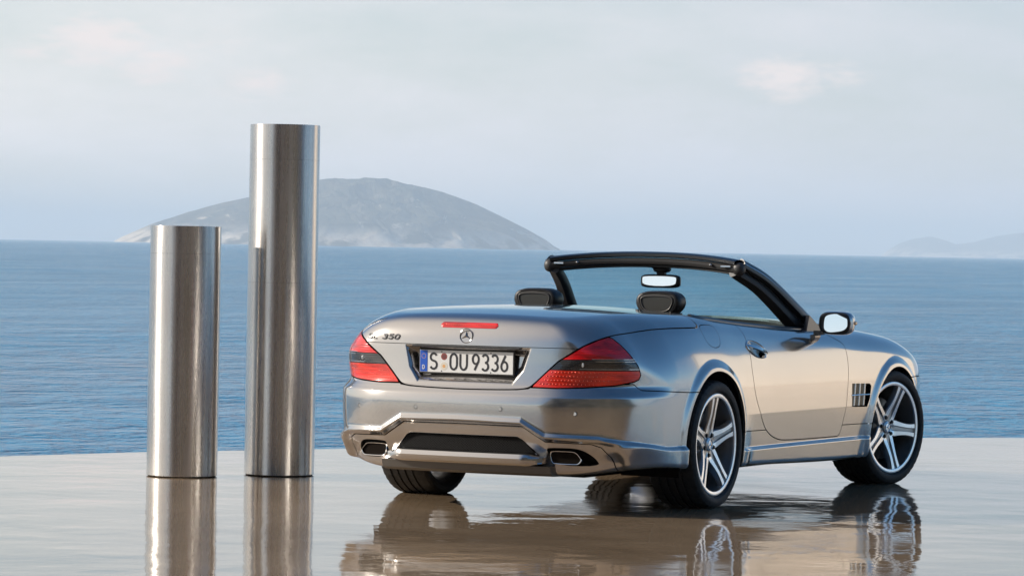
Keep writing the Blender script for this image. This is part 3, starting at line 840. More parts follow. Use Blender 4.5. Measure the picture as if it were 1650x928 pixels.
# silver lip bar under the air outlet, its lower blade and the floor of the tail
mb = MB(); rings = []
for k in range(41):
    y = -.432+.864*k/40; xb = -1.088+.10*(abs(y)/.8)**2.2; e = ss(.436, .345, abs(y)); zc = .262
    sec = [(-.006, .036), (-.022*e-.004, .031), (-.034*e-.004, .010), (-.030*e-.004, -.008), (-.012, -.026), (.03, -.030), (.06, -.03), (.06, .036), (.02, .037)]
    rings.append([(xb+a+.012*(1-e), y, zc+b*(.45+.55*e)) for a, b in sec])
mb.sweep(rings); mb.build('lip_bar', M_PAINT, CAR, 40)
mb = MB(); rings = []
for k in range(31):
    y = -.47+.94*k/30; xb = -1.078+.10*(abs(y)/.8)**2.2
    sec = [(.0, .236), (.012, .20), (.045, .186), (.30, .178), (.30, .20), (.06, .236)]
    rings.append([(xb+a, y, b) for a, b in sec])
mb.sweep(rings); mb.build('diffuser_blade', mat('underbody_grey', (.10, .09, .08), .38, .3), CAR, 40)
# wire mesh of the outlet
gm = panel('outlet_back', outl, M_BLACK, lip=0, off=-.010)
mb = MB()
def in_outlet(y, z): return .300 < z < .374 and abs(y) < .383-(z-.300)*.95
def wire(p0, p1):
    pts = []
    for k in range(60):
        y = p0[0]+(p1[0]-p0[0])*k/59; z = p0[1]+(p1[1]-p0[1])*k/59
        if in_outlet(y, z): pts.append((y, z))
    if len(pts) > 2:
        a, b = pts[0], pts[-1]; x = lambda y: -1.062+.10*(abs(y)/.8)**2.2
        mb.tube([(x(a[0]), a[0], a[1]), (x(b[0]), b[0], b[1])], .0011, 4, caps=False)
for k in range(-60, 61):
    y0 = k*.0145
    wire((y0-.075, .295), (y0+.075, .380)); wire((y0+.075, .295), (y0-.075, .380))
o = mb.build('wire_mesh', mat('black_wire', (.012, .011, .011), .45, .3), CAR, None); tag(o, kind='stuff')
# tail pipes
for s in (1, -1):
    P = [(.452, .315), (.463, .250), (.600, .249), (.617, .274), (.585, .314)]
    ring = [(p.x, p.y) for p in chaikin(round_corners([(a, b, 0) for a, b in P], .13), 2)]
    c = (sum(p[0] for p in ring)/len(ring), sum(p[1] for p in ring)/len(ring))
    def sc(k): return [(c[0]+(p[0]-c[0])*(1-k/.082), c[1]+(p[1]-c[1])*(1-k/.034)) for p in ring]
    x0 = -1.052
    def xx(y): return x0+.10*((y/.8)**2.2)
    rings = []
    for dx, k in ((.25, .000), (.012, .000), (.003, -.0015), (0, .0008), (.0005, .003), (.004, .0048), (.02, .0052), (.25, .0052)):
        rings.append([(xx(p[0])+dx, s*p[0], p[1]) for p in sc(k)])
    mb = MB(); mb.sweep(rings, 0, True, False); tp = mb.build('tail_pipe', M_CHROME, CAR, 50)
    mb = MB(); mb.sweep([[(xx(p[0])+d, s*p[0], p[1]) for p in sc(.0056)] for d in (.010, .12)], 0, True, True); mb.build('pipe_bore', mat('bore_shade_black', (.010, .007, .005), .9, spec=.08), tp)  # capped plug: the dark of the hollow pipe is in its black colour
# rear parking sensors
for y, z in ((.245, .507), (-.226, .512), (.60, .50), (-.60, .50)):
    x = skin_x(y, z); mb = MB(); mb.lathe([(0, -.0026), (.0085, -.0026), (.0095, -.001), (.0098, .004)], 24, 0, 'x', c=(x, y, z)); mb.lathe([(.0098, -.0002), (.0115, -.0004), (.0118, .003)], 24, 1, 'x', c=(x, y, z))
    mb.build('parking_sensor', [M_PAINT, M_RUB], CAR)
# high brake light
def skin_strip(y0, y1, z0, z1, n, off, m, name, parent, mats, round_=0.):
    mb = MB(); rings = []
    for i in range(n+1):
        y = y0+(y1-y0)*i/n; t = min(y-y0, y1-y); r = (z1-z0)/2; sh = 1. if t > round_*1 else math.sqrt(max(0.0, 1-(1-t/max(round_, 1e-6))**2))*.92+.08
        zc = (z0+z1)/2; h = r*sh; ring = []
        for k, (a, b) in enumerate(((1, -.006), (1, off*.6), (.7, off), (0, off*1.15), (-.7, off), (-1, off*.6), (-1, -.006))):
            z = zc+h*a; ring.append((skin_x(y, z)-b, y, z))
        rings.append(ring)
    mb.sweep(rings, 0, True, True); return mb.build(name, mats, parent, 50)
bl = skin_strip(-.159, .159, .9035, .9305, 44, .003, 0, 'high_brake_lamp', CAR, M_RED, .014)
mb = MB()
for k in range(22):
    y = -.142+.284*k/21; x = skin_x(y, .918)-.0046; mb.ball((x, y, .918), (.0012, .0034, .0034), n=8, m=5)
tag(mb.build('led_row', M_LED, bl, None), kind='stuff')
# little leds inside the lower tail lenses
for s, hs in ((1, None), (-1, None)):
    mb = MB()
    for r, z in enumerate((.641, .660, .680, .700)):
        for k in range(26):
            y = .36+.0165*k+(r % 2)*.008
            x = skin_x(y, z)
            if x > -.90: continue
            v = np.array([[x, y, z]])
            if f_lamp(v)[0] > -.011: continue
            mb.ball((x-.0030, s*y, z), (.0009, .0038, .0038), n=6, m=4)
    par = [c for c in CAR.children if c.name.startswith('tail_lamp') and (c.data.vertices[0].co.y > 0) == (s > 0)][0]
    tag(mb.build('led_grid', M_LED, par, None), kind='stuff')
# reflector bowl behind the clear band
for s in (1, -1):
    par = [c for c in CAR.children if c.name.startswith('tail_lamp') and (c.data.vertices[0].co.y > 0) == (s > 0)][0]
    for y in (.615,):
        mb = MB(); x = skin_x(y, .737); mb.ball((x-.0022, s*y, .737), (.0012, .008, .011), n=16, m=8); mb.build('lamp_reflector', M_TITAN, par)
# bright ribs above and below the clear band
for s in (1, -1):
    par = [c for c in CAR.children if c.name.startswith('tail_lamp') and (c.data.vertices[0].co.y > 0) == (s > 0)][0]
    for zz, y0, y1 in ((.7665, .655, .795), (.7560, .67, .80), (.7175, .60, .812)):
        mb = MB(); mb.tube([(skin_x(y, zz)-.0022, s*y, zz) for y in [y0+(y1-y0)*k/16 for k in range(17)] if skin_x(y, zz) < -.66], .0021, 6, up=(1, 0, 0)); mb.build('lamp_rib', M_CHROME, par)
# three pointed star badge in its ring
def star_mesh(mb, R, w, mi=0, th=.004):
    """in local y (across), z (up), raised towards -x"""
    n = 40
    mb.tube([(0, R*math.cos(2*math.pi*k/n), R*math.sin(2*math.pi*k/n)) for k in range(n)], w*.55, 8, mi, loop=True, up=(1, 0, 0))
    c = (-th, 0, 0)
    for k in range(3):
        a = math.pi/2+2*math.pi*k/3; t = (0, (R-w*.3)*math.cos(a), (R-w*.3)*math.sin(a))
        l = (0, w*1.15*math.cos(a+math.pi/3), w*1.15*math.sin(a+math.pi/3)); r = (0, w*1.15*math.cos(a-math.pi/3), w*1.15*math.sin(a-math.pi/3))
        mb.add([c, t, l, r], [(0, 1, 2), (0, 3, 1)], mi, False)
mb = MB(); star_mesh(mb, .0345, .0052); o = mb.build('star_badge', M_BADGE, CAR, 40)
x = skin_x(.004, .864); o.location = (x-.003, .004, .864); o.rotation_euler = (0, rad(5), 0)

# strokes: letters as flat raised ribbons
def arc(cx, cy, rx, ry, a0, a1, n=10): return [(cx+rx*math.cos(rad(a0+(a1-a0)*k/n)), cy+ry*math.sin(rad(a0+(a1-a0)*k/n))) for k in range(n+1)]
GL = {
 'S': [arc(.5, .75, .42, .25, 25, 180, 8)+arc(.5, .75, .42, .22, 190, 250, 4)+arc(.5, .26, .44, .26, 60, -10, 5)+arc(.5, .25, .44, .25, -20, -155, 8)],
 'O': [arc(.5, .66, .42, .34, 0, 180, 9)+arc(.5, .34, .42, .34, 180, 360, 9)+[(.92, .66)]],
 'U': [[(.08, 1.0), (.08, .36)]+arc(.5, .34, .42, .34, 180, 360, 10)+[(.92, 1.0)]],
 '9': [arc(.5, .70, .40, .30, -20, 340, 16), [(.885, .60), (.36, .0)]],
 '6': [arc(.5, .30, .40, .30, 160, 520, 16), [(.115, .40), (.64, 1.0)]],
 '3': [arc(.48, .745, .40, .255, 150, -90, 10), arc(.48, .255, .42, .255, 90, -150, 10)],
 '5': [[(.85, 1), (.2, 1), (.15, .56)]+arc(.48, .32, .42, .32, 110, -150, 10)],
 '0': [arc(.5, .66, .42, .34, 0, 180, 9)+arc(.5, .34, .42, .34, 180, 360, 9)+[(.92, .66)]],
 'L': [[(.1, 1), (.1, 0), (.85, 0)]], 'D': [[(.1, 0), (.1, 1), (.45, 1)]+arc(.45, .5, .45, .5, 85, -85, 9)+[(.45, 0), (.1, 0)]],
}
def stroke(mb, pts, w, place, mi=0, th=.001):
    """flat ribbon of width w along 2-d points; place(u, v, h) -> 3-d"""
    n = len(pts); Lp, Rp = [], []
    for i, p in enumerate(pts):
        a = pts[max(0, i-1)]; b = pts[min(n-1, i+1)]; dx, dy = b[0]-a[0], b[1]-a[1]; l = math.hypot(dx, dy) or 1
        nx, ny = -dy/l*w/2, dx/l*w/2; Lp.append((p[0]+nx, p[1]+ny)); Rp.append((p[0]-nx, p[1]-ny))
    rings = [[place(*a, 0), place(*a, th), place(*b, th), place(*b, 0)] for a, b in zip(Lp, Rp)]
    mb.sweep(rings, mi, True, True, False)
def text(name, mt, parent, s, x0, z0, h, w, adv, sw, place, mi=0, th=.001, slant=0.):
    u = x0
    for ch in s:
        if ch == ' ': u += adv*.55; continue
        mb = MB()
        for gi, g in enumerate(GL[ch]): stroke(mb, [(u+a*w+b*h*slant, z0+b*h) for a, b in g], sw, place, mi, th*(1+.22*gi))
        mb.build(name, mt, parent, 40)
        u += adv
    return u
def skin_place(u, v, h): return (skin_x(-u, v)-.0006-h, -u, v)
text('badge_letter', M_LETTER, CAR, 'SL 350', -.592, .8370, .0230, .029, .0375, .0062, skin_place, 0, .004, .35)

# number plate: frame, face, blue band, characters and the two round seals
PX, PY, PZ = -1.036, .008, .734
pl = empty('x'); bpy.data.objects.remove(pl)
mb = MB(); mb.box((PX+.006, PY, PZ), (.005, .2665, .0620), bev=.003); pf = mb.build('plate_frame', M_PLAST, CAR)
mb = MB(); mb.box((PX, PY, PZ), (.0016, .260, .0550), bev=.001); mb.build('plate_face', M_WHITE, pf)
mb = MB(); mb.box((PX-.0021, PY+.2375, PZ), (.0006, .0205, .0525)); mb.build('euro_band', M_BLUE, pf)
def plate_place(u, v, h): return (PX-.0018-h, PY-u, PZ+v)
text('plate_character', M_INK, pf, 'S', -.203, -.0385, .077, .041, .05, .0105, plate_place)
text('plate_character', M_INK, pf, 'OU', -.092, -.0385, .077, .044, .0555, .0105, plate_place)
text('plate_character', M_INK, pf, '9336', .032, -.0385, .077, .042, .0530, .0105, plate_place)
text('country_letter', M_WHITE, pf, 'D', -.2455, -.040, .019, .014, .02, .0034, lambda u, v, h: plate_place(u, v, h+.0011))
mb = MB()
for k in range(12):
    a = 2*math.pi*k/12; mb.ball((PX-.0029, PY+.2375+.0115*math.sin(a), PZ+.024+.0115*math.cos(a)), (.0004, .0020, .0020), n=6, m=4)
tag(mb.build('band_stars', M_SEALO, pf, None), kind='stuff')
def disc(mb, y, z, r, x, mi): mb.lathe([(0, 0), (r*.97, 0), (r, .0008)], 28, mi, 'x', c=(x, y, z))
mb = MB(); disc(mb, PY+.124, PZ+.024, .0175, PX-.0022, 0); disc(mb, PY+.124, PZ+.024, .011, PX-.0026, 1); mb.build('inspection_seal', [M_SEALR, mat('seal_dark', (.16, .05, .05), .5)], pf)
mb = MB(); disc(mb, PY+.124, PZ-.024, .0205, PX-.0022, 0); disc(mb, PY+.124, PZ-.024, .0085, PX-.0026, 1); mb.build('registration_seal', [M_SEALW, M_SEALO], pf)
for z in (.047, -.048):
    for y in (.137, -.137):
        mb = MB(); mb.ball((PX-.002, PY+y, PZ+z), (.001, .0035, .0035), n=8, m=5); mb.build('plate_screw', M_INK, pf)
mb = MB(); mb.box((PX+.030, PY, PZ), (.024, .22, .05), bev=.01); mb.build('plate_mount', M_PAINT, pf)
# plate lights and the boot grip strip at the top of the recess
mb = MB(); mb.box((-1.05, 0, .8085), (.018, .30, .004), bev=.002); mb.build('boot_grip', M_PLAST, CAR)

# ------------------------------------------------------------------ side details
for s in (1, -1):
    # fender vent: frame, dark cavity, fins and a bright bar
    cav = [Vector((x, s*(skin_y(x, z)-.035), z)) for x, z in VENT]
    mb = MB(); out = [Vector((x, s*(skin_y(x, z)-.004), z)) for x, z in VENT]
    mb.sweep([out, cav], 0, True, False); mb.add(cav, [list(range(len(cav)))], 0, False); vt = mb.build('side_vent', M_BLACK, WING[s])
    for k in range(3):
        xa = 1.925+.068*k; mb = MB(); sl = .012
        za, zb = .462, .583
        ring = lambda z, x: [(x-.014, s*(skin_y(x, z)-.034), z), (x, s*(skin_y(x, z)-.007), z), (x+.006, s*(skin_y(x, z)-.004), z), (x+.020, s*(skin_y(x, z)-.004), z), (x+.022, s*(skin_y(x, z)-.009), z), (x+.008, s*(skin_y(x, z)-.034), z)]
        mb.sweep([ring(za+.124*j/6, xa+sl*j/6) for j in range(7)], 0, True, True); mb.build('vent_fin', M_PAINT, WING[s], 40)
    mb = MB(); mb.tube([(1.885+.262*j/8, s*(skin_y(1.885+.262*j/8, .521)-.002), .521) for j in range(9)], .0045, 8); mb.build('vent_bar', M_CHROME, WING[s])
    # door handle: oval bowl with a bright rim and grip
    hx, hz, a0 = .597, .797, rad(-11)
    def hp(u, v, off): 
        x = hx+u*math.cos(a0)-v*math.sin(a0); z = hz+u*math.sin(a0)+v*math.cos(a0); return (x, s*(skin_y(x, z)+off), z)
    mb = MB(); rings = []
    for k, (q, off) in enumerate(((1.06, -.002), (1.05, .004), (1.0, .0065), (.94, .004), (.86, -.000), (.5, -.001), (.1, .000))):
        rings.append([hp(.122*q*math.cos(2*math.pi*j/40), .0415*q*math.sin(2*math.pi*j/40), off) for j in range(40)])
    mb.sweep(rings, 0, True, False); mb.add(rings[-1], [list(range(40))], 0, False); dh = mb.build('door_handle', M_CHROME, DOORS[s], 60)
    mb = MB(); rings = []
    for k, (q, off) in enumerate(((.93, .0030), (.90, .0008), (.0001, .0012))):
        rings.append([hp(.122*q*math.cos(2*math.pi*j/40), .0415*q*math.sin(2*math.pi*j/40), off+.0006) for j in range(40)])
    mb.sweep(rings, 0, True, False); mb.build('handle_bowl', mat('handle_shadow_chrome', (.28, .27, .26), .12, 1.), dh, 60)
    mb = MB(); mb.sweep([[hp(-.118+.236*j/14, v*(.6+.4*math.sin(math.pi*j/14)), o_+.020*math.sin(math.pi*j/14)) for v, o_ in ((.016, .002), (.010, .012), (-.006, .012), (-.012, .002))] for j in range(15)], 0, True, True)
    g = mb.build('grip', M_CHROME, dh, 60)
    # belt moulding along the door top
    mb = MB(); pts = [(.03, .722), (.10, .748), (.5, .755), (1.0, .755), (1.5, .742), (1.70, .722)]; P = sample_curve([(x, y, 0) for x, y in pts], 40)
    rings = []
    for p in P:
        z = skin_z(p.x, p.y); z2 = skin_z(p.x, p.y+.012)
        rings.append([(p.x, s*(p.y-.014), z-.03), (p.x, s*(p.y-.012), z+.008), (p.x, s*(p.y-.002), z+.010), (p.x, s*(p.y+.010), z2+.006), (p.x, s*(p.y+.014), z2-.012)])
    mb.sweep(rings, 0, True, True); mb.build('belt_moulding', M_GLOSSB, CAR, 30)
# ------------------------------------------------------------------ door mirrors
for s in (1, -1):
    root = None
    mb = MB(); c = Vector((1.56, s*.928, .926))
    # shell: rounded box, fuller at the front
    vs = []; n = 28; prof = [(-.058, .0), (-.060, .80), (-.052, .93), (-.030, 1.0), (.0, 1.0), (.03, .93), (.055, .74), (.072, .42), (.078, 0.)]
    def shape(a, q):
        y = .098*q*math.copysign(abs(math.cos(a))**.50, math.cos(a)); z = .064*q*math.copysign(abs(math.sin(a))**.72, math.sin(a))
        return y, z
    rings = []
    for dx, q in prof[1:-1]:
        rings.append([(c.x+dx-.10*0, c.y+s*shape(2*math.pi*k/n, q)[0]*1., c.z+shape(2*math.pi*k/n, q)[1]) for k in range(n)])
    mb.sweep(rings[:2], 1, True, False); mb.sweep(rings[1:], 0, True, False)
    mb.add(rings[-1]+[(c.x+.078, c.y, c.z)], [(k, (k+1) % n, n) for k in range(n)], 0)
    mb.add([tuple(Vector(p)+Vector((.004, 0, 0))) for p in rings[0]], [list(range(n))], 1, False)
    dm = mb.build('door_mirror', [M_PAINT, M_PLAST], DOORS[s], 50)
    mb = MB(); poly = [(-.056, -.052), (.045, -.044), (.078, -.022), (.082, .020), (.062, .050), (.020, .054), (-.046, .044), (-.058, .018)]
    poly = [(p.x, p.y) for p in chaikin([(a, b, 0) for a, b in poly], 2)]
    tilt = rad(7); tp = lambda a, b, d: (c.x-.0600-d+a*.03+b*.07, c.y+s*a, c.z+b)
    mb.add([tp(a, b, .0) for a, b in poly]+[tp(a*1.03, b*1.04, -.004) for a, b in poly], [list(range(len(poly)))]+[(k, (k+1) % len(poly), len(poly)+(k+1) % len(poly), len(poly)+k) for k in range(len(poly))], 0, False)
    gl = mb.build('mirror_glass', M_MIRROR, dm, 20)
    mb = MB(); mb.ball((c.x+.012, c.y+s*.0955, c.z+.002), (.030, .008, .011), 2.4, 16, 8); mb.build('indicator', M_AMBER, dm)
    mb = MB(); mb.sweep([[(1.56+a*k1, s*(y), z+b*k1) for a, b in ((-.03, -.012), (.035, -.012), (.04, .012), (-.03, .012))] for y, z, k1 in ((.80, .868, 1.3), (.83, .870, 1.1), (.86, .874, .95), (.89, .882, .9))], 0, True, True)
    mb.build('mirror_foot', M_PAINT, dm, 40)

# ------------------------------------------------------------------ windscreen with its frame
def pil(t):       # outline of the glass edge at the right of the car, from the header corner down to the belt; y is taken positive
    P = [(1.035, .565, 1.236), (1.26, .622, 1.150), (1.53, .690, .990), (1.76, .735, .848)]
    k = max(0, min(2, int(t*3))); f = t*3-k; p = [Vector(q) for q in P]
    a = p[max(0, k-1)] if k > 0 else p[0]*2-p[1]; b, c_ = p[k], p[k+1]; d = p[k+2] if k < 2 else p[3]*2-p[2]
    return .5*((2*b)+(c_-a)*f+(2*a-5*b+4*c_-d)*f*f+(-a+3*b-3*c_+d)*f**3)
def cen_(t): return Vector((1.12+.88*t, 0, 1.272-.387*t+.055*math.sin(math.pi*t)))
def glass_pt(t, s, off=0.):
    p = pil(t); c_ = cen_(t); w = abs(s)**2.2
    v = Vector((c_.x+(p.x-c_.x)*w, p.y*s, c_.z+(p.z-c_.z)*w)); 
    return v
scr = empty('windscreen', parent=CAR) if False else None
mb = MB(); nu, nv = 40, 24
mb.add([glass_pt(j/nv, -1+2*i/nu) for i in range(nu+1) for j in range(nv+1)], [(i*(nv+1)+j, (i+1)*(nv+1)+j, (i+1)*(nv+1)+j+1, i*(nv+1)+j+1) for i in range(nu) for j in range(nv)])
GLASS = mb.build('windscreen', M_SCREEN, CAR, None)
def frame_ring(p, t, up, w, h, prof):
    t = t.normalized(); x = t.cross(up).normalized(); y = x.cross(t); return [p+x*a*w+y*b*h for a, b in prof]
RP = [(-1, -.6), (-.7, -1), (.7, -1), (1, -.5), (1, .35), (.65, .85), (.1, 1), (-.5, .9), (-1, .4)]
# header rail: outer glossy cap and inner trim
mb = MB(); rings = []; mi_ = MB(); r2 = []; seal = MB(); r3 = []
for i in range(49):
    s = -1+2*i/48; p = glass_pt(0, s); q = glass_pt(0, min(1, s+.02))-glass_pt(0, max(-1, s-.02))
    rings.append(frame_ring(p+Vector((-.012, 0, .010)), q, Vector((0, 0, 1)), .040, .016, RP))
    r2.append(frame_ring(p+Vector((-.030, 0, -.026)), q, Vector((0, 0, 1)), .020, .018, RP))
    r3.append(frame_ring(p+Vector((-.008, 0, -.052)), q, Vector((0, 0, 1)), .022, .0085, RP))
mb.sweep(rings, caps=False); mb.build('header_rail', M_GLOSSB, CAR, 40); mi_.sweep(r2, caps=False); mi_.build('header_trim', mat('header_trim_grey', (.045, .043, .042), .35), CAR, 40); seal.sweep(r3, caps=False); seal.build('header_seal', M_RUB, CAR, 40)
for s in (1, -1):
    mb = MB(); rings = []; inn = MB(); ri = []; ch = MB(); rc = []
    for k in range(33):
        t = k/32; p = pil(t); q = pil(min(1, t+.02))-pil(max(0, t-.02)); p = Vector((p.x, s*p.y, p.z)); q = Vector((q.x, s*q.y, q.z))
        up = Vector((0, s*.85, .55)); w = .030+.012*t; h = .020+.004*t
        rings.append(frame_ring(p+Vector((0, s*.010, .006)), q, up, w, h, RP))
        ri.append(frame_ring(p+Vector((-.020-.016*t, -s*(.028+.006*t), -.034-.012*t)), q, Vector((0, -s*.35, .9)), .030+.012*t, .030+.014*t, RP))
        rc.append(frame_ring(p+Vector((-.012, s*.030, .006)), q, up, .004, .003, [(-1, -1), (1, -1), (1, 1), (-1, 1)]))
    mb.sweep(rings); mb.build('windscreen_pillar', M_GLOSSB, CAR, 40)
    inn.sweep(ri); inn.build('pillar_trim', M_PLAST, CAR, 40)
    ch.sweep(rc); ch.build('pillar_gutter', M_SATIN, CAR, 40)
    mb = MB(); mb.ball((1.022, s*.566, 1.212), (.037, .034, .037), 2.3, 18, 12); mb.build('header_end_cap', mat('cap_grey', (.045, .042, .04), .45), CAR)
    mb = MB(); mb.box((.992, s*.50, 1.225), (.006, .030, .005), rot=None, bev=.002); mb.build('roof_latch', M_CHROME, CAR); mb = MB(); mb.ball((1.02, s*.40, 1.232), (.012, .010, .007)); mb.build('latch_stud', M_CHROME, CAR)
    # quarter frame at the foot of the pillar
    mb = MB(); tri = [(1.56, .760, .985-.02), (1.80, .775, .845), (1.48, .775, .868)]
    a = [Vector((x, s*y, z)) for x, y, z in tri]; b = [v-Vector((0, s*.022, 0)) for v in a]
    mb.sweep([a, b], 0, True, True, False); mb.build('mirror_triangle', M_GLOSSB, CAR)
# inner mirror on its mount
mb = MB(); mb.ball((1.150, -.046, 1.137), (.018, .1185, .0375), 4.5, 36, 16); rm = mb.build('inner_mirror', M_GLOSSB, CAR, 60)
mb = MB(); P = chaikin([(-.096, -.026, 0), (.096, -.026, 0), (.103, .012, 0), (.096, .027, 0), (-.096, .027, 0), (-.103, .012, 0)], 2)
mb.add([(1.1275+p.y*.07, -.046+p.x, 1.137+p.y) for p in P], [list(range(len(P)))], 0, False); mb.build('inner_mirror_glass', M_MIRROR, rm, 20)
mb = MB(); mb.ball((1.165, -.046, 1.205), (.030, .050, .022), 3.); mb.sweep([[(1.158+a, -.046+b, z) for a, b in ((-w, -w*1.8), (w, -w*1.8), (w, w*1.8), (-w, w*1.8))] for z, w in ((1.235, .045), (1.215, .03), (1.19, .014), (1.165, .012))], 0, True, True); mb.build('mirror_mount', M_PLAST, rm, 40)
for k in (-1, 1):
    mb = MB(); mb.sweep([[(1.125+a, -.046+k*(.055+.05*j)+b, 1.222+.006*j+c_) for a, b, c_ in ((-.02, 0, -.012), (.02, 0, -.012), (.02, 0, .014), (-.02, 0, .014))] for j in range(4)], 0, True, True, False); mb.build('sun_visor_hinge', M_PLAST, rm)
# wipers on the scuttle
for y0, y1 in ((-.08, -.66), (.55, .02)):
    mb = MB(); mb.tube([(2.00-.10*(abs(y)**2), y, .925-.05*y*y) for y in [y0+(y1-y0)*k/8 for k in range(9)]], .008, 6); mb.build('wiper', M_PLAST, CAR)

# ------------------------------------------------------------------ cabin
mb = MB()
tub = [(.02, .70), (.06, .735), (.5, .745), (1.0, .745), (1.5, .73), (1.68, .70), (1.80, .55), (1.9, .3), (1.94, 0)]
full = [(x, y) for x, y in tub]+[(x, -y) for x, y in tub[::-1][1:]]
rings = [[(x*(1-.0)+.0, y, skin_z(x, abs(y))-.012) for x, y in full], [(x, y*.98, .80) for x, y in full], [(x, y*.93, .30) for x, y in full]]
mb.sweep(rings, 0, True, False); mb.add(rings[-1], [list(range(len(full)))], 0, False); mb.build('cabin_tub', M_LEATHER, CAR, 30)
def seat(y):
    t = empty('seat', (.47, y, 0), parent=CAR)
    mb = MB(); sec = []
    for k in range(15):
        f = k/14; x = .05-.17*f; z = .42+.56*f; w = .245-.07*ss(.6, 1, f)-.02*ss(.3, 0, f); th = .075-.02*f
        sec.append([(x+th*math.cos(a)*(.8 if math.cos(a) > 0 else 1), w*math.copysign(abs(math.sin(a))**.55, math.sin(a)), z) for a in [2*math.pi*j/28 for j in range(28)]])
    mb.sweep(sec); mb.build('backrest', M_LEATHER, t, 60)
    mb = MB(); mb.ball((.30, 0, .42), (.30, .26, .10), 4., 28, 12); mb.build('cushion', M_LEATHER, t, 60)
    # headrest: rounded block with a piped panel on its back
    mb = MB(); rings = []; n = 32
    for dx, q in ((-.052, .72), (-.058, .86), (-.050, .96), (-.02, 1.0), (.03, 1.0), (.065, .90), (.078, .7)):
        rings.append([(dx+.0*0, .128*q*(1-.16*(v < 0)*abs(v))*u, 1.026+.066*q*v) for u, v in [(math.copysign(abs(math.cos(a))**.6, math.cos(a)), math.copysign(abs(math.sin(a))**.7, math.sin(a))) for a in [2*math.pi*k/n for k in range(n)]]])
    mb.sweep(rings); hr = mb.build('headrest', M_LEATHER, t, 60)
    P = chaikin([(-.080, .040, 0), (.080, .040, 0), (.096, .012, 0), (.066, -.046, 0), (-.066, -.046, 0), (-.096, .012, 0)], 3)
    mb = MB(); mb.tube([(-.0605, p.x, 1.026+p.y) for p in P], .0042, 8, loop=True, up=(1, 0, 0)); mb.build('headrest_piping', M_PIPE, hr, 60)
    mb = MB(); mb.tube([(-.0575, p.x*1.13, 1.026+p.y*1.17) for p in P], .0026, 6, loop=True, up=(1, 0, 0)); mb.build('headrest_seam', M_PIPE, hr, 60)
    mb = MB(); mb.add([(-.0590, p.x*.93, 1.026+p.y*.93) for p in P], [list(range(len(P)))], 0, False); mb.build('headrest_panel', M_PANEL, hr)
    for k in (-1, 1): mb = MB(); mb.tube([(.0, k*.05, .93), (.0, k*.05, .99)], .007, 8); mb.build('headrest_post', M_SATIN, t)
    return t
seat(-.36); seat(.36)
mb = MB(); rings = []
for k in range(25):
    y = -.70+1.4*k/24; e = .05*(1-(abs(y)/.70)**2); rings.append([(1.30+e, y, .70), (1.27+e, y, .84), (1.33+e, y, .890), (1.60+e, y*.99, .895), (1.66+e, y*.97, .80)])
mb.sweep(rings); mb.build('dashboard', M_LEATHER, CAR, 40)
mb = MB(); n = 40; c = Vector((1.10, .36, .80)); tl = Matrix.Rotation(rad(-24), 3, 'Y')
mb.tube([c+tl @ Vector((0, .185*math.cos(2*math.pi*k/n), .185*math.sin(2*math.pi*k/n))) for k in range(n)], .015, 10, loop=True, up=(1, 0, 0)); mb.ball(c+tl @ Vector((.02, 0, 0)), (.03, .06, .05), 3)
for a in (0, 180, 270): mb.tube([c, c+tl @ Vector((0, .18*math.cos(rad(a)), .18*math.sin(rad(a))))], .012, 8, up=(1, 0, 0))
mb.build('steering_wheel', M_LEATHER, CAR)
mb = MB(); mb.box((.85, 0, .56), (.55, .11, .12), bev=.03); mb.build('centre_console', M_LEATHER, CAR)
mb = MB(); mb.box((.10, 0, .90), (.09, .60, .04), bev=.03); mb.build('rear_shelf', M_LEATHER, CAR)

# ------------------------------------------------------------------ underside
for c_, h_ in (((1.28, 0, .20), (2.1, .56, .025)), ((1.28, 0, .205), (.82, .80, .03)), ((-.60, 0, .240), (.28, .40, .03))):
    mb = MB(); mb.box(c_, h_, bev=.02); mb.build('floor_pan', M_BLACK, CAR)
M_DIRTY = mat('dirty_steel', (.09, .08, .07), .45, .8)
for s in (1, -1):
    mb = MB(); mb.ball((-.62, s*.33, .235), (.22, .14, .05), 4); mb.build('exhaust_silencer', M_DIRTY, CAR)
    mb = MB(); mb.tube([(-.4, s*.3, .21), (.2, s*.12, .19), (2.0, s*.10, .19)], .03, 10); mb.build('exhaust_pipe', M_DIRTY, CAR)
for x in (0, 2.56):
    mb = MB(); mb.tube([(x, -.62, .32), (x, .62, .32)], .028, 10); mb.build('drive_shaft', M_BLACK, CAR)
    mb = MB(); mb.ball((x, 0, .28), (.12, .12, .10), 2.5); mb.build('differential', M_BLACK, CAR)
    for q in (-1, 1): mb = MB(); mb.tube([(x+.25, q*.2, .24), (x, q*.60, .22)], .022, 8); mb.build('control_arm', M_BLACK, CAR)
for cx, cz, R in (AR, AF):
    for s in (1, -1):
        mb = MB(); n = 26; Rr = R+.004; ring = lambda y: [(cx+Rr*math.cos(a), s*y, cz+Rr*math.sin(a)) for a in [math.pi*k/n for k in range(n+1)]]
        a0, a1 = ring(.55), ring(.868)
        a0 = [(cx+Rr, s*.55, .17)]+a0+[(cx-Rr, s*.55, .17)]; a1 = [(cx+Rr, s*.868, .17)]+a1+[(cx-Rr, s*.868, .17)]
        mb.sweep([a1, a0], 0, False, False); mb.add(a0, [list(range(len(a0)))], 0, False); mb.build('wheel_arch_liner', M_BLACK, CAR, 60)

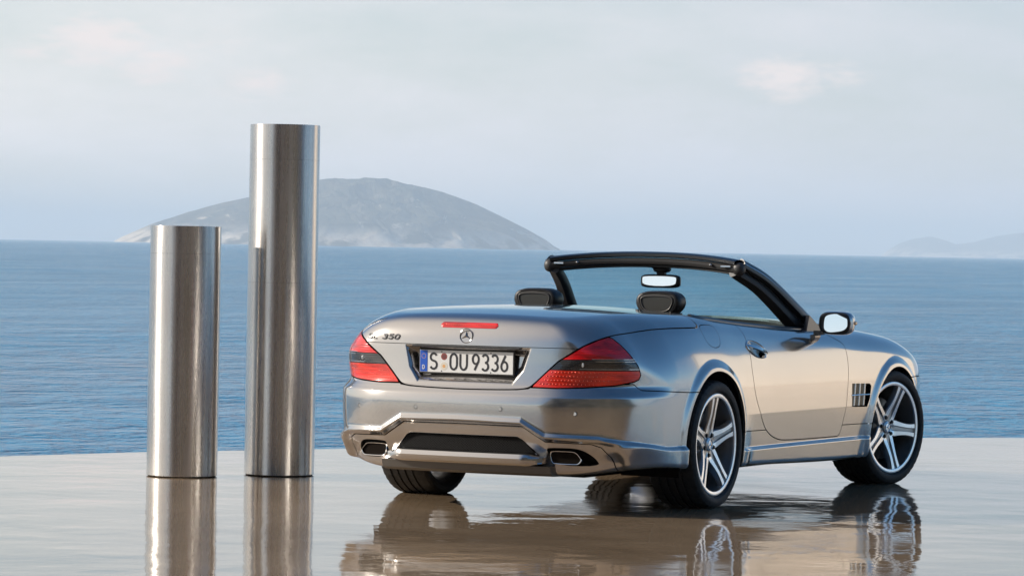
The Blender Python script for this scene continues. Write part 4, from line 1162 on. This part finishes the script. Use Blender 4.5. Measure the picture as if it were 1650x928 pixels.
# ------------------------------------------------------------------ wheels (local: +y is outwards)
def make_wheel():
    """returns the wheel (its tyre) with rim, spokes, hub, disc as children"""
    R = .329; tw = .135
    nS = 180; prof = [(.252, -.105), (.262, -.122), (.285, -.134), (.305, -.132), (.319, -.122), (.3265, -.104)]
    for g in (-.065, -.022, .022, .065): prof += [(.3285, g-.0065), (.3205, g-.0055), (.3205, g+.0055), (.3285, g+.0065)]
    prof += [(.3265, .104), (.319, .121), (.305, .130), (.290, .133), (.275, .129), (.2655, .120), (.2620, .112), (.258, .106)]
    mb = MB(); rings = []
    for k in range(nS):
        a = 2*math.pi*k/nS; notch = (k % 4 == 0)
        ring = []
        for r, h in prof:
            rr = r
            if notch and abs(h) > .085 and r > .312: rr = r-.0038
            if notch and abs(h) < .085 and r > .325 and abs(h) > .028: rr = r-.002
            ring.append((rr*math.cos(a), h, rr*math.sin(a)))
        rings.append(ring)
    mb.sweep(rings, 0, False, False, True, True); w = mb.build('wheel', M_TYRE, None, 28)
    # barrel
    mb = MB(); mb.lathe([(.2635, .1065), (.2625, .1165), (.2590, .1200), (.2480, .1195), (.2405, .1170), (.2390, .108)], 120, 0); mb.lathe([(.2390, .108), (.2385, .095), (.236, .075), (.228, .03), (.226, -.04), (.235, -.085), (.252, -.105), (.262, -.112)], 120, 1)
    mb.build('rim', [M_ALLOY, M_BARREL], w, 50)
    # spokes
    for k in range(5):
        a = rad(90+72*k); mb = MB(); st = []
        # radius, half width, top height, groove depth, thickness
        for r, hw, top, gd, th in [(r, hw*1.42, top, gd, th) for r, hw, top, gd, th in ((.040, .030, .076, .001, .03), (.060, .034, .078, .002, .035), (.080, .034, .082, .005, .040), (.105, .030, .088, .008, .040), (.135, .0265, .095, .0095, .036), (.165, .0245, .101, .0100, .032), (.195, .025, .106, .010, .028), (.220, .027, .110, .009, .026), (.236, .030, .112, .006, .024), (.2475, .036, .114, .003, .020))]:
            sec = [(-hw*1.12, top-th), (-hw*1.02, top-.006), (-hw*.90, top), (-hw*.34, top+.0005), (-hw*.24, top-gd), (hw*.24, top-gd), (hw*.34, top+.0005), (hw*.90, top), (hw*1.02, top-.006), (hw*1.12, top-th)]
            st.append([(r*math.cos(a)-t*math.sin(a), h, r*math.sin(a)+t*math.cos(a)) for t, h in sec])
        n = 10; vs = [p for q in st for p in q]; b = len(mb.v); mb.v += vs
        for i in range(len(st)-1):
            for j in range(n-1):
                mb.f.append([i*n+j, i*n+j+1, (i+1)*n+j+1, (i+1)*n+j]); mb.m.append(0 if j in (2, 6) else 1); mb.s.append(False if j in (0, 2, 4, 6, 8) else True)
            mb.f.append([i*n+n-1, i*n, (i+1)*n, (i+1)*n+n-1]); mb.m.append(1); mb.s.append(False)
        mb.build('spoke', [M_ALLOY, M_TITAN], w, 30)
    # web between the spokes near the hub
    mb = MB(); mb.lathe([(.100, .02), (.105, .050), (.102, .060), (.094, .066), (.045, .0735), (.0, .0735)], 60, 0); mb.build('spoke_web', M_TITAN, w, 40)
    mb = MB(); mb.lathe([(0, .0860), (.022, .0855), (.030, .0835), (.0345, .080), (.036, .074), (.036, .05)], 40, 0)
    sm = MB(); star_mesh(sm, .0255, .0042, 0, .003)
    mb.add([(p[2]*0+p[1], .0865-p[0], p[2]) for p in sm.v], sm.f, 1, False); mb.build('hub_cap', [M_ALLOY, M_CHROME], w, 40)
    for k in range(5):
        a = rad(54+72*k); c = (.056*math.cos(a), 0, .056*math.sin(a)); mb = MB()
        mb.lathe([(.0125, .072), (.0125, .0790), (.0105, .0805)], 16, 0, c=c); mb.lathe([(.0105, .0800), (.009, .0860), (0, .0870)], 6, 0, c=c); mb.build('wheel_bolt', M_PLAST, w)
    mb = MB(); mb.lathe([(.06, .015), (.085, .018), (.165, .018), (.168, .015), (.168, -.008), (.165, -.011), (.07, -.011)], 64, 0); mb.build('brake_disc', M_DISC, w, 40)
    mb = MB(); mb.lathe([(.0, .020), (.072, .020), (.078, .014), (.078, -.05), (0, -.05)], 32, 0); mb.build('hub_flange', M_BARREL, w, 40)
    mb = MB(); mb.sweep([[(r*math.cos(rad(a)), h, r*math.sin(rad(a))) for r, h in ((.10, -.05), (.10, .042), (.125, .048), (.175, .046), (.185, .030), (.185, -.05))] for a in range(195, 256, 6)], 0, True, True); mb.build('brake_caliper', mat('caliper_grey', (.25, .23, .21), .4, .6), w, 40)
    mb = MB(); mb.tube([(.216*math.cos(rad(a)), .088, .216*math.sin(rad(a))) for a in (20, 24, 28)], .004, 6); mb.build('balance_weight', M_SATIN, w)
    return w
W0 = make_wheel(); W0.parent = CAR
def put(w, x, y, rz, spin):
    w.location = (x, y, .322); w.rotation_mode = 'XYZ'; w.rotation_euler = (0, spin, rz)
put(W0, 0, -.778, math.pi, 0.)
for x, y, rz, sp in ((2.545, -.778, math.pi-rad(12.5), -rad(24)), (0, .778, 0, rad(30)), (2.545, .778, -rad(12.5), rad(10))):
    put(copy_tree(W0, CAR), x, y, rz, sp)
